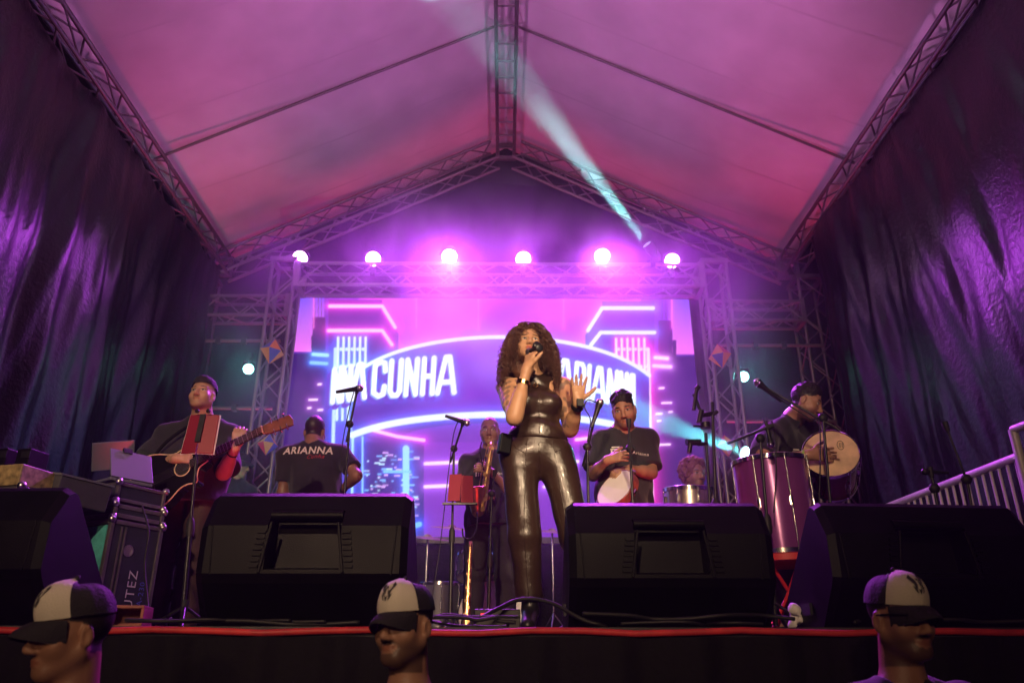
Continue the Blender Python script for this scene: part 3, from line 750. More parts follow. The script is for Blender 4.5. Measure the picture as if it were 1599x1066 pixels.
def hand_prims(wr, d, nrm, side, s=1.0, curl=(20, 20, 25, 30), spread=6, thumb=35, tcurl=15):
    "d finger direction, nrm palm normal (fingers curl to it), side +-1 puts the thumb"
    d = unit(d); nrm = unit(np.array(nrm)-d*np.dot(nrm, d)); lat = np.cross(d, nrm)*side
    out = [cone(wr, np.array(wr)+d*0.03*s, 0.025*s, 0.026*s, 0.02)]
    for q in (-1.0, -0.33, 0.33, 1.0):
        out.append(cone(np.array(wr)+d*0.025*s+lat*q*0.016*s, np.array(wr)+d*0.085*s+lat*q*0.029*s, 0.0135*s, 0.0115*s, 0.014))
    ln = (0.066, 0.078, 0.074, 0.058)
    for i in range(4):
        q = (1.0, 0.33, -0.33, -1.0)[i]
        p = np.array(wr)+d*0.086*s+lat*q*0.029*s
        dd = rodr(d, nrm, R(spread*q*1.0)*(-1)*side)
        dd = unit(d+lat*q*math.tan(R(spread)))
        r0 = 0.0092*s
        for sg, f in enumerate((0.45, 0.31, 0.24)):
            dd2 = rodr(dd, np.cross(dd, nrm), R(curl[i])*(0.7 if sg == 0 else 1.0)); dd = dd2
            p2 = p+dd*ln[i]*f*s; out.append(cone(p, p2, r0, r0*0.9, 0.006)); p = p2; r0 *= 0.9
    p = np.array(wr)+d*0.03*s+lat*0.026*s; dd = unit(d*math.cos(R(thumb))+lat*math.sin(R(thumb))+nrm*0.25)
    r0 = 0.0125*s
    for f in (0.038, 0.03, 0.024):
        p2 = p+dd*f*s; out.append(cone(p, p2, r0, r0*0.88, 0.008)); p = p2; r0 *= 0.9
        dd = unit(dd+(d*0.5+nrm*0.3)*math.sin(R(tcurl)))
    return out
def head_prims(c, Rm, s=0.95, ears=True):
    c = np.array(c, float)
    def T(x, y, z): return c+Rm @ (np.array((x, y, z))*s)
    e = lambda p, r, k: ell(T(*p), np.array(r)*s, Rm, k)
    A = [e((0, -0.014, 0.036), (0.075, 0.094, 0.086), 0.02), e((0, 0.022, -0.03), (0.061, 0.066, 0.082), 0.03),
         e((0, 0.066, -0.097), (0.022, 0.019, 0.018), 0.03)]
    S = []
    for q in (-1, 1):
        A += [cone(T(q*0.056, -0.005, -0.055), T(q*0.02, 0.058, -0.096), 0.017*s, 0.017*s, 0.03),
              cone(T(q*0.012, 0.079, 0.021), T(q*0.045, 0.066, 0.02), 0.011*s, 0.010*s, 0.016),
              e((q*0.044, 0.052, -0.033), (0.022, 0.02, 0.022), 0.03),
              e((q*0.0125, 0.094, -0.043), (0.009, 0.011, 0.0075), 0.008)]
        S.append(e((q*0.033, 0.092, 0.0), (0.019, 0.016, 0.011), 0.012))
        if ears:
            A += [e((q*0.079, -0.012, -0.012), (0.009, 0.019, 0.031), 0.008)]
            S.append(e((q*0.088, -0.006, -0.012), (0.008, 0.011, 0.02), 0.006))
    A2 = [cone(T(0, 0.083, 0.01), T(0, 0.106, -0.035), 0.0085*s, 0.0125*s, 0.012)]
    for q in (-1, 1):
        A2.append(e((q*0.033, 0.072, 0.0), (0.0145, 0.0125, 0.0115), 0.003))
    A2 += [e((0, 0.082, -0.0635), (0.025, 0.012, 0.0062), 0.005), e((0, 0.081, -0.0755), (0.021, 0.0125, 0.0072), 0.005)]
    return A, S, A2
def head_color(V, col, c, Rm, s, lip, brow, hairc=None, stubble=0.0, brow_on=True):
    q = ((V-np.array(c)) @ Rm)/s; x, y, z = q[:, 0], q[:, 1], q[:, 2]; ax = np.abs(x)
    near = (np.abs(z) < 0.14) & (ax < 0.09) & (np.abs(y) < 0.13)
    fr = near & (y > 0.05)
    def mixm(mask, k, cc): 
        w_ = (np.clip(k, 0, 1)*mask)[:, None]; col[:] = col*(1-w_)+np.array(cc)*w_
    mixm(fr, 1.3-np.hypot((ax-0.0)/0.027, (z+0.0695)/0.0135)*1.0 if False else 4*(1-np.hypot(x/0.027, (z+0.0695)/0.0125)), lip)
    mixm(fr, 4*(1-np.hypot((ax-0.033)/0.0165, (z-0.0)/0.0075)), (0.5, 0.47, 0.45))
    mixm(fr, 4*(1-np.hypot((ax-0.033)/0.0075, (z-0.0)/0.0078)), (0.02, 0.012, 0.01))
    mixm(fr, 3*(1-np.hypot((ax-0.033)/0.02, (z-0.0075)/0.0035)), np.array(brow)*0.7)
    if brow_on: mixm(fr, 3*(1-np.hypot((ax-0.034)/0.024, (z-0.0235-0.06*(0.03-np.abs(ax-0.03)))/0.006)), brow)
    if stubble > 0:
        st = near & (y > -0.02) & (z < -0.035)
        k = np.clip((-z-0.04)/0.03, 0, 1)*(np.hypot(x/0.03, (z+0.07)/0.016) > 1)
        mixm(st, stubble*k, brow); mixm(fr, stubble*3*(1-np.hypot(x/0.032, (z+0.054)/0.008)), brow)
    if hairc is not None:
        hl = near & (z > 0.035+0.5*np.clip(y-0.04, -0.02, 0.1)-0.9*np.clip(-y, 0, 0.1)) & ~((y > 0.055) & (z < 0.085))
        hl |= near & (y < -0.03) & (z > -0.055)
        mixm(hl, 1.0, hairc)
    return col

def build_person(name, label, p):
    """p: joints (A = left in the picture, B = right): head, headR, neck, shA, shB, elA.., wrA.., hipA.., knA.., anA..
       and options. The body is one surface; shirt, trousers, shoes, hair are its children."""
    s = p.get('s', 1.0); w_ = p.get('w', 1.0); fat = p.get('fat', 0.0); hs = p.get('hs', 0.95)
    J = {k: np.array(v, float) for k, v in p.items() if (k[:-1] in ('sh', 'el', 'wr', 'hip', 'kn', 'an') and k[-1] in 'AB') or k in ('head', 'neck')}
    Mid = (J['shA']+J['shB'])/2; Pel = (J['hipA']+J['hipB'])/2
    upv = unit(Mid-Pel); lat = unit(J['shB']-J['shA']); fwd = np.array(p['face'], float)
    TF = np.stack([lat, np.cross(upv, lat), upv], 1)
    if np.dot(TF[:, 1], fwd) < 0: TF[:, 1] *= -1
    f = unit(TF[:, 1]-upv*np.dot(TF[:, 1], upv)); TF[:, 1] = f; TF[:, 0] = unit(np.cross(f, upv))
    tl = np.linalg.norm(Mid-Pel)/0.5
    Hl = J['hipB']-J['hipA']
    root = thing(name, (Pel[0], Pel[1], p.get('ground', FLOOR)), label, 'person')
    fem = p.get('fem', False)
    ribw, belw, pelw = (0.135, 0.115, 0.165) if fem else (0.16, 0.15, 0.16)
    torso = [ell(Mid-upv*0.15*tl, (ribw*s*w_, 0.105*s*w_, 0.19*s*tl), TF, 0.05),
             ell(lerp(Mid, Pel, 0.6)+f*0.02*fat*s, (belw*s*w_*(1+fat*0.2), (0.098+0.05*fat)*s*w_, 0.15*s*tl), TF, 0.06),
             ell(Pel+upv*0.03, (pelw*s*w_, 0.115*s*w_, 0.12*s), TF, 0.06)]
    if fem:
        for q in (-1, 1): torso.append(ell(Mid-upv*0.155*tl+f*0.072*s+TF[:, 0]*q*0.066*s, (0.062*s, 0.062*s, 0.06*s), TF, 0.035))
        for q in ('A', 'B'): torso.append(ell(J['hip'+q]-f*0.045*s+upv*0.0, (0.085*s, 0.09*s, 0.10*s), TF, 0.05))
    shd = []
    for q in 'AB':
        torso.append(cone(J['neck']-upv*0.0, lerp(J['neck'], J['sh'+q], 0.85)-upv*0.012, 0.045*s, 0.042*s*w_, 0.05))
        shd.append(cone(lerp(J['neck'], J['sh'+q], 0.5)-upv*0.045, J['sh'+q], 0.055*s*w_, 0.052*s*w_, 0.05))
    neckp = [cone(J['head']+p['headR'] @ (np.array((0, -0.022, -0.06))*hs), J['neck'], (0.044 if fem else 0.054)*s*w_**0.5, (0.052 if fem else 0.062)*s*w_**0.5, 0.03)]
    aw = p.get('aw', 1.0)
    arms = []
    for q in 'AB':
        a, e_, r_ = J['sh'+q], J['el'+q], J['wr'+q]
        arms += [cone(a, e_, 0.048*s*aw, 0.038*s*aw, 0.03), cone(lerp(a, e_, .25), lerp(a, e_, .6), 0.046*s*aw, 0.044*s*aw, 0.02), cone(e_, r_, 0.039*s*aw, 0.026*s*aw**0.5, 0.02),
                 cone(lerp(e_, r_, .12), lerp(e_, r_, .45), 0.042*s*aw, 0.036*s*aw, 0.02)]
    legs = []
    lw = p.get('lw', 1.0)
    for q in 'AB':
        a, e_, r_ = J['hip'+q], J['kn'+q], J['an'+q]
        legs += [cone(a, e_, 0.088*s*lw, 0.056*s*lw, 0.04), cone(e_, r_, 0.052*s*lw, 0.036*s, 0.03), cone(lerp(e_, r_, .15), lerp(e_, r_, .45), 0.056*s*lw, 0.048*s*lw, 0.03)]
    feet = []
    fd = {}
    for q in 'AB':
        d = unit(np.array(p.get('foot'+q, p['face']), float)*np.array((1, 1, 0)))
        fd[q] = d; g = p.get('ground', FLOOR)
        an = J['an'+q]; hh = p.get('heel', 0.0)
        feet += [cone((an[0]-d[0]*0.04, an[1]-d[1]*0.04, g+0.035+hh), (an[0]+d[0]*0.15, an[1]+d[1]*0.15, g+0.03), 0.034*s, 0.03*s, 0.03),
                 cone(an, (an[0]-d[0]*0.02, an[1]-d[1]*0.02, g+0.05+hh), 0.038*s, 0.036*s, 0.03)]
    hands = []
    for q in 'AB':
        h_ = p.get('hand'+q)
        if h_: hands += hand_prims(J['wr'+q], h_['d'], h_['n'], h_['side'], s*h_.get('s', 1.0), h_.get('curl', (20, 20, 25, 30)), h_.get('spread', 6), h_.get('thumb', 35))
        else: hands += hand_prims(J['wr'+q], J['wr'+q]-J['el'+q], np.cross(J['wr'+q]-J['el'+q], (0.3, 0.1, 0.9)), 1 if q == 'A' else -1, s)
    hA, hS, hA2 = head_prims(J['head'], p['headR'], hs)
    body = torso+shd+neckp+arms+legs+feet
    allp = body+hA+hA2+hands
    lo = np.min([q[1] for q in allp], 0)-0.03; hi = np.max([q[2] for q in allp], 0)+0.03
    h = p.get('vox', 0.0058)
    g = Grid(lo, hi, h)
    for q in body: g.put(q)
    for q in hA: g.put(q)
    for q in hS: g.put(q, mode='sub')
    for q in hA2: g.put(q)
    for q in hands: g.put(q)
    if p.get('waist'): pass
    V, Q = g.mesh()
    col = np.tile(np.array(p['skin'], float), (len(V), 1))
    rn = np.random.RandomState(3)
    mott = 1+0.06*np.sin(V @ np.array((61., 37., 53.)))*np.sin(V @ np.array((-43., 71., 29.)))
    col *= mott[:, None]
    tat = p.get('tattoo')
    if tat:
        for q in tat:
            a, e_ = (J['sh'+q[0]], J['el'+q[0]]) if q[1] == 'u' else (J['el'+q[0]], J['wr'+q[0]])
            ba = e_-a; t = ((V-a) @ ba)/(ba @ ba); dist = np.linalg.norm(V-a-np.clip(t, 0, 1)[:, None]*ba, axis=1)
            n_ = np.sin(V @ np.array((95., 70, -60)))+np.sin(V @ np.array((-70., 88, 92)))+np.sin(V @ np.array((150., -120, 80)))*0.7
            k = np.clip((n_-0.15)*2.2, 0, 1)*(dist < 0.075)*(t > -0.15)*(t < 0.92)
            col[:] = col*(1-0.62*k[:, None])+np.array((0.03, 0.035, 0.045))*0.62*k[:, None]
    head_color(V, col, J['head'], p['headR'], hs, p.get('lip', np.array(p['skin'])*np.array((0.78, 0.58, 0.56))), p.get('brow', (0.015, 0.01, 0.008)), p.get('buzz'), p.get('stubble', 0.0))
    array_mesh('body', V, Q, M['skin'], root, col)
    # ---- trousers
    tr = p.get('trousers')
    if tr:
        pr = [ell(Pel+upv*0.03, (pelw*s*w_+0.012, 0.115*s*w_+0.012, 0.13*s), TF, 0.06)]
        if fem:
            for q in ('A', 'B'): pr.append(ell(J['hip'+q]-f*0.045*s, (0.088*s, 0.093*s, 0.10*s), TF, 0.05))
            pr.append(ell(lerp(Mid, Pel, 0.72), (0.128*s, 0.108*s, 0.12*s), TF, 0.05))
        r1, r2, r3 = tr.get('r', (0.102, 0.078, 0.075))
        for q in 'AB':
            a, e_, r_ = J['hip'+q], J['kn'+q], J['an'+q]
            hem = r_+(e_-r_)*tr.get('hem', 0.06)
            pr += [cone(a, e_, r1*s*lw, r2*s*lw, 0.035), sleeve(e_, hem, r2*s*lw, r3*s, 0.03)]
        lo = np.min([q[1] for q in pr], 0)-0.04; hi = np.max([q[2] for q in pr], 0)+0.04
        g = Grid(lo, hi, p.get('voxc', h*1.15))
        for q in pr: g.put(q)
        top = Pel+upv*tr.get('top', 0.10); g.cut(top, upv)
        g.noise(tr.get('amp', 0.008), tr.get('freq', 26), 5, tr.get('stretch', (1, 1, 0.8)))
        V, Q = g.mesh(); p['trousers_obj'] = array_mesh('trousers', V, Q, tr['mat'], root)
    # ---- shirt
    sh = p.get('shirt')
    if sh:
        gr = sh.get('grow', 0.016)
        pr = list(torso)+([] if sh.get('bare') else list(shd))
        sl = []
        if not sh.get('bare'):
            for q in 'AB':
                a, e_ = J['sh'+q], J['el'+q]; k = sh.get('sleeve', 0.68)
                sl.append(sleeve(a, a+(e_-a)*k, 0.058*s*aw, sh.get('cuff', 0.066)*s*aw, 0.03))
        hem = Pel-upv*sh.get('hem', 0.06)
        if sh.get('hem', 0.06) > -0.05: pr.append(sleeve(lerp(Mid, Pel, .6), hem-upv*0.05, 0.13*s*w_*(1+0.15*fat), 0.155*s*w_*(1+0.15*fat), 0.06)) if not fem else None
        if sh.get('flare'): pr.append(ell(lerp(Mid, Pel, 0.74), (0.142*s, 0.116*s, 0.10*s), TF, 0.05))
        lo = np.min([q[1] for q in pr+sl], 0)-0.05; hi = np.max([q[2] for q in pr+sl], 0)+0.05
        g = Grid(lo, hi, p.get('voxc', h*1.15))
        for q in pr: g.put(q, gr)
        for q in sl: g.put(q, 0.006)
        g.put(cone(J['neck']+upv*0.01+(J['head']-J['neck'])*0.05, J['head'], sh.get('neckr', 0.068)*s*w_**0.5, 0.075*s, 0.01), mode='sub')
        if sh.get('bare'):
            for q in 'AB':
                out = unit(J['sh'+q]-J['neck'])
                g.put(ell(J['sh'+q]-upv*0.0+out*0.028, np.array((0.062, 0.11, 0.095))*s, TF, 0.015), mode='sub')
        g.cut(hem, -upv)
        g.noise(sh.get('amp', 0.010), sh.get('freq', 21), 9, sh.get('stretch', (1, 1, 0.7)))
        V, Q = g.mesh(); o = array_mesh('shirt', V, Q, sh['mat'], root); p['shirt_obj'] = o
    # ---- shoes
    if p.get('shoes'):
        for q in 'AB':
            an = J['an'+q]; d = fd[q]; g0 = p.get('ground', FLOOR); hh = p.get('heel', 0.0)
            pr = [cone((an[0]-d[0]*0.045, an[1]-d[1]*0.045, g0+0.04+hh), (an[0]+d[0]*0.16, an[1]+d[1]*0.16, g0+0.036), 0.042*s, 0.037*s, 0.03),
                  cone((an[0], an[1], an[2]-0.01), (an[0]-d[0]*0.02, an[1]-d[1]*0.02, g0+0.05+hh), 0.045*s, 0.043*s, 0.03)]
            if hh > 0: pr.append(cone((an[0]-d[0]*0.05, an[1]-d[1]*0.05, g0+0.04+hh), (an[0]-d[0]*0.055, an[1]-d[1]*0.055, g0+0.012), 0.03, 0.012, 0.02))
            lo = np.min([t[1] for t in pr], 0)-0.03; hi = np.max([t[2] for t in pr], 0)+0.03; lo[2] = g0-0.01
            g = Grid(lo, hi, 0.006)
            for t in pr: g.put(t)
            g.cut((0, 0, g0+0.002), (0, 0, -1))
            V, Q = g.mesh(); array_mesh('shoe', V, Q, p['shoes'], root)
    # ---- short hair
    hr = p.get('hair')
    if hr:
        c = J['head']; Rm = p['headR']; T = lambda x, y, z: c+Rm @ (np.array((x, y, z))*hs)
        th = hr.get('th', 0.012)
        pr = [ell(T(0, -0.016, 0.038), (np.array((0.075, 0.094, 0.086))+th)*hs, Rm, 0.02)]
        g = Grid(pr[0][1]-0.06-th, pr[0][2]+0.06+th, hr.get('vox', 0.005))
        for q in pr: g.put(q)
        if hr.get('tall'): g.put(ell(T(0, 0.0, 0.075+hr['tall']*0.5), np.array((0.062, 0.075, 0.05+hr['tall']))*hs, Rm, 0.02))
        r_ = np.random.RandomState(hr.get('seed', 1))
        for _ in range(hr.get('curls', 0)):
            v = unit(r_.randn(3)*np.array((1, 1, 1))+np.array((0, -0.25, 0.35)))
            if v[1] > hr.get('fx', 0.62) and v[2] < 0.6: continue
            if v[2] < hr.get('ctop', -2): continue
            g.put(ell(T(v[0]*(0.083*hr.get('ck', 1.0)+th), v[1]*(0.1*hr.get('ck', 1.0)+th)-0.016, v[2]*(0.092+th)+0.038), np.full(3, r_.uniform(0.014, 0.026)*hr.get('cs', 1.0)), None, 0.008))
        # hairline: cut the face and below the ears
        g.put(ell(T(0, 0.115, hr.get('line', -0.03)), np.array((0.075, 0.085, 0.105))*hs, Rm, 0.01), mode='sub')
        g.put(ell(T(0, 0.02, -0.115), np.array((0.16, 0.10, 0.10+hr.get('up', 0.0)))*hs, Rm, 0.01), mode='sub')
        g.cut(T(0, 0, hr.get('low', -0.06)), -Rm[:, 2])
        g.noise(hr.get('amp', 0.004), hr.get('freq', 160), 2)
        V, Q = g.mesh(); array_mesh('hair', V, Q, hr['mat'], root)
    p['root'] = root; p['J'] = J; p['TF'] = TF; p['up'] = upv; p['f'] = f
    return root
def headR(yaw, pitch=0, roll=0):
    "yaw 0 looks away from the camera, 180 at it, 90 to the left, 270 to the right of the picture"
    return rotm(z=yaw) @ rotm(x=pitch) @ rotm(y=roll)
def stand(p, hipz=0.92, spread=0.10, kn=(0, 0), footx=(0, 0), ydir=None, hipw=0.095, kneeF=0.02):
    "straight legs under the torso"
    g = p.get('ground', FLOOR); s = p.get('s', 1.0)
    c = p.get('pelvis'); L = unit(np.array(p['shB'])-np.array(p['shA'])); L[2] = 0; L = unit(L); f = np.array(p['face'], float)
    for q, sg in (('A', -1), ('B', 1)):
        hp = np.array((c[0], c[1], g+hipz*s))+L*sg*hipw*s
        an = np.array((c[0], c[1], g+0.085))+L*sg*(spread*s)
        p['hip'+q] = hp; p['an'+q] = an; p['kn'+q] = lerp(hp, an, 0.5)+f*kneeF
        p['foot'+q] = f+L*sg*0.25
    return p
# ================================================================== PEOPLE
M['skin'] = mat('skin', (0.5, 0.3, 0.2), 0.42, attr='Col', spec=0.45, bump=[(180, 0.12)])
M['skin'].node_tree.nodes['Principled BSDF'].inputs['Subsurface Weight'].default_value = 0.0
M['tee'] = mat('black_tee', (0.016, 0.015, 0.02), 0.85, bump=[(14, 0.35, (1, 1, 0.6)), (220, 0.15)], sheen=0.2, vary=(5, 0.2))
M['tee_red'] = mat('plum_shirt', (0.30, 0.10, 0.09), 0.85, bump=[(14, 0.3)], vary=(5, 0.2))
M['leather'] = mat('brown_leather', (0.034, 0.017, 0.012), 0.34, spec=0.6, bump=[(7, 0.14), (6, 0.16, (0.8, 0.8, 2.6)), (45, 0.12), (300, 0.06)], coat=0.1, vary=(8, 0.2))
M['dark_trousers'] = mat('dark_trousers', (0.02, 0.018, 0.024), 0.8, bump=[(10, 0.4), (150, 0.15)], vary=(6, 0.25))
M['brown_trousers'] = mat('brown_trousers', (0.055, 0.026, 0.024), 0.75, bump=[(10, 0.4), (150, 0.15)], vary=(6, 0.25))
M['shoe_black'] = mat('black_shoes', (0.015, 0.014, 0.015), 0.35)
M['shoe_white'] = mat('white_shoes', (0.6, 0.58, 0.56), 0.5)
M['hair_black'] = mat('black_hair', (0.012, 0.009, 0.009), 0.5, bump=[(120, 0.5)], spec=0.4)
M['hair_brown'] = mat('brown_curls', (0.11, 0.045, 0.027), 0.38, spec=0.6)
M['hair_ginger'] = mat('ginger_curls', (0.22, 0.085, 0.05), 0.55, bump=[(90, 0.5)])
M['cap_white'] = mat('cap_white', (0.66, 0.60, 0.50), 0.85, bump=[(200, 0.2)], vary=(9, 0.06))
M['cap_black'] = mat('cap_black', (0.016, 0.013, 0.017), 0.8, bump=[(160, 0.3)])
M['print_white'] = mat('white_print', (0.72, 0.68, 0.62), 0.7)
M['print_red'] = mat('red_print', (0.45, 0.03, 0.05), 0.7)
M['print_dark'] = mat('dark_print', (0.05, 0.045, 0.05), 0.8)
M['gold'] = mat('gold', (0.85, 0.55, 0.2), 0.2, 1.0)
M['green_band'] = mat('green_band', (0.25, 0.5, 0.05), 0.6)

from mathutils.bvhtree import BVHTree
def bvh_of(*objs):
    vs = []; fs = []
    for o in objs:
        b0 = len(vs); org = ORI[o.name]
        vs += [tuple(np.array(v.co)+org) for v in o.data.vertices]; fs += [tuple(b0+i for i in f.vertices) for f in o.data.polygons]
    return BVHTree.FromPolygons(vs, fs)
def text_verts(txt, size, shear=0.0, bold=0.0):
    cu = bpy.data.curves.new('lettering', 'FONT'); cu.body = txt; cu.size = size; cu.align_x = 'CENTER'; cu.shear = shear; cu.offset = bold; cu.resolution_u = 2; cu.space_character = 1.12
    ob = bpy.data.objects.new('lettering', cu); COL.objects.link(ob)
    dg = bpy.context.evaluated_depsgraph_get(); me = bpy.data.meshes.new_from_object(ob.evaluated_get(dg))
    V = [tuple(v.co) for v in me.vertices]; F = [tuple(f.vertices) for f in me.polygons]
    bpy.data.objects.remove(ob); bpy.data.curves.remove(cu); bpy.data.meshes.remove(me)
    return V, F
def decal(name, V, F, org, xd, yd, tree, mt, parent, off=0.004):
    "flat print laid on a surface: cast along the print's normal"
    org = np.array(org, float); xd = unit(xd); yd = unit(np.array(yd)-xd*np.dot(yd, xd)); nd = np.cross(xd, yd)
    out = []
    for v in V:
        q = org+xd*v[0]+yd*v[1]+nd*0.25
        hit = tree.ray_cast(Vector(q), Vector(-nd)) if tree else (None,)
        out.append(np.array(hit[0])+nd*off if hit[0] is not None else org+xd*v[0]+yd*v[1])
    b = MB(); b.add(out, F); return b.build(name, mt, parent)
def rect_poly(x0, x1, y0, y1): return [(x0, y0, 0), (x1, y0, 0), (x1, y1, 0), (x0, y1, 0)], [(0, 1, 2, 3)]
def chest_prints(p, flip=1):
    "small badge and small line of print on the shirt front"
    Mid = (p['J']['shA']+p['J']['shB'])/2; x = p['TF'][:, 0]*1.0; up = p['up']; f = p['f']
    tree = bvh_of(p['shirt_obj']); xd = np.cross(up, f)      # reads left to right for a viewer in front
    b = MB(); V = []; F = []
    for (x0, x1, y0, y1) in ((-.022, .022, .022, .030), (-.03, .03, .008, .016), (-.028, -.018, -.03, .006), (-.008, 0.0, -.03, .006), (.01, .018, -.03, .006), (.024, .03, -.02, .002)):
        v, q = rect_poly(x0, x1, y0, y1); F += [tuple(len(V)+i for i in q[0])]; V += v
    decal('badge_print', V, F, Mid-up*0.10-xd*0.085, xd, up, tree, M['print_white'], p['root'])
    V, F = text_verts('Arianna', 0.032, 0.2)
    decal('name_print', V, F, Mid-up*0.115+xd*0.075, xd, up, tree, M['print_white'], p['root'])

def cap(p, white=True, brim=True, yaw=0.0, emblem=True, low=0.0, tilt=0):
    c = p['J']['head']; Rm = p['headR'] @ rotm(z=yaw) @ rotm(x=tilt); hs = p.get('hs', 0.95); root = p['root']
    def D(a, v, off=0.0):
        "a azimuth from the front in degrees, v 0 rim .. 1 top"
        t = v*math.pi/2; k = max(0.0, math.cos(t))**0.62
        fr = math.cos(R(a)); hgt = 0.086+(0.016 if white else 0.0)*max(0, fr)*math.sin(t)
        x = math.sin(R(a))*(0.0845+off)*k; y = fr*(0.103+off)*k-0.012+0.012*max(0, fr)*math.sin(math.pi*v); z = 0.040+low+(hgt+off)*math.sin(t)
        return c+Rm @ (np.array((x, y, z))*hs)
    crown = None
    rng_ = [(-66, 66, 'cap_white', 'front_panel'), (66, 294, 'cap_black', 'crown')] if white else [(0, 360, 'cap_black', 'crown')]
    crown_o = None
    for a0, a1, mt, nm in reversed(rng_):
        b = MB(); na, nv = max(10, int((a1-a0)/9)), 10; vs = []; fs = []
        for i in range(na+1):
            for j in range(nv+1): vs.append(D(a0+(a1-a0)*i/na, j/nv, 0.0018*math.sin(i*2.1)))
        for i in range(na):
            for j in range(nv): q = i*(nv+1)+j; fs.append((q, q+1, q+nv+2, q+nv+1))
        b.add(vs, fs); o = b.build('cap' if nm == 'crown' else nm, M[mt], root if nm == 'crown' else crown_o, smooth=180)
        if nm == 'crown': crown_o = o
    if brim:
        b = MB(); vs = []; n_ = 18; m_ = 6
        for i in range(n_+1):
            a = -62+124*i/n_
            for j in range(m_+1):
                t = j/m_; ext = 0.062*math.sin(math.pi*i/n_)**0.6*t
                q = np.array((math.sin(R(a))*(0.0855-0.006*t), math.cos(R(a))*0.104-0.012+ext, 0.042+low-0.006*t-0.022*t*t-0.034*abs(math.sin(R(a)))**2.0*(0.3+t)))
                vs.append(c+Rm @ (q*hs))
        top = [tuple(v) for v in vs]; bt = [tuple(v-Rm[:, 2]*0.004) for v in vs]; k = len(vs); fs = []
        for i in range(n_):
            for j in range(m_):
                q = i*(m_+1)+j; fs.append((q, q+1, q+m_+2, q+m_+1)); fs.append((k+q, k+q+m_+1, k+q+m_+2, k+q+1))
        for i in range(n_): q = i*(m_+1)+m_; fs.append((q, q+m_+1, k+q+m_+1, k+q))
        b.add(top+bt, fs); b.build('brim', M['cap_black'], crown_o, smooth=60)
    b = MB(); b.ball(D(0, 1.0, 0.001), 0.008*hs, 8); b.build('button', M['cap_black'], crown_o, smooth=180)
    if emblem:
        shapes = [[(-24, .60), (-15, .70), (-7, .52), (-3, .40), (-8, .42), (-14, .47)], [(24, .58), (14, .68), (6, .52), (3, .40), (8, .42), (14, .47)],
                  [(-12, .44), (-5, .40), (-6, .30), (-11, .36)], [(12, .44), (5, .40), (6, .30), (11, .36)], [(-3, .56), (2, .58), (4, .44), (3, .28), (0, .22), (-4, .30), (-4, .44)],
                  [(-16, .40), (-9, .33), (-4, .24), (-9, .27)], [(16, .40), (9, .33), (4, .24), (9, .27)]]
        b = MB()
        for sgm in shapes: b.add([D(a, v, 0.0025) for a, v in sgm], [tuple(range(len(sgm)))])
        b.build('emblem', M['print_dark'], crown_o)
    return crown_o
def band(name, p, q, t, r, wd, mt, root, a='el', b_='wr'):
    e_, w_ = p['J'][a+q], p['J'][b_+q]; c = lerp(e_, w_, t); d = unit(w_-e_)
    m = MB(); m.lathe(c-d*wd/2, d, [(0, r*0.97), (0.001, r), (wd-0.001, r), (wd, r*0.97)], 20, False); return m.build(name, mt, root, smooth=40)

F_CAM = np.array((0, -1.0, 0))
def D0(px, py, D): return P(px, py, D)
# ---------------------------------------------------------------- singer
S = dict(head=P(826, 541, 3.97), headR=headR(183, 14, -4), neck=P(835, 594, 4.03), shA=P(791, 605, 4.03), shB=P(879, 604, 4.05),
         elA=P(803, 652, 3.80), wrA=P(822, 579, 3.79), elB=P(890, 671, 4.12), wrB=P(903, 630, 3.93),
         hipA=P(811, 715, 4.03), hipB=P(868, 715, 4.03), knA=P(819, 838, 3.97), anA=P(828, 960, 4.0), knB=P(899, 836, 3.98), anB=P(940, 965, 4.05),
         face=(0, -1, 0), footA=(-0.1, -1, 0), footB=(0.35, -1, 0), s=0.94, hs=0.90, w=0.98, fem=True, aw=1.05, lw=1.0, skin=(0.50, 0.27, 0.16), lip=(0.35, 0.08, 0.07), vox=0.005,
         heel=0.075, tattoo=[('A', 'u'), ('B', 'u')],
         handA=dict(d=(0.25, -0.12, 1), n=(0.75, 0.5, 0.1), side=-1, curl=(48, 52, 55, 58), spread=2, thumb=30),
         handB=dict(d=(0.02, -0.25, 1), n=(0.2, -1, -0.2), side=1, curl=(6, 3, 5, 10), spread=15, thumb=52),
         trousers=dict(mat=M['leather'], r=(0.107, 0.083, 0.071), hem=0.0, top=0.12, amp=0.0045, freq=19, stretch=(1.0, 1.0, 0.9)), shirt=dict(mat=M['leather'], bare=True, grow=0.010, hem=-0.075, flare=True, neckr=0.06, amp=0.007, freq=26, stretch=(0.5, 0.5, 1.7)),
         shoes=M['shoe_black'])
S['anA'][2] = FLOOR+0.16; S['anB'][2] = FLOOR+0.16
build_person('person', 'singer in shiny dark brown leather top and trousers with long curly hair holding a microphone', S)
# waistband and centre seam, belt pack, bracelet, watch, necklace
Pel = (S['hipA']+S['hipB'])/2
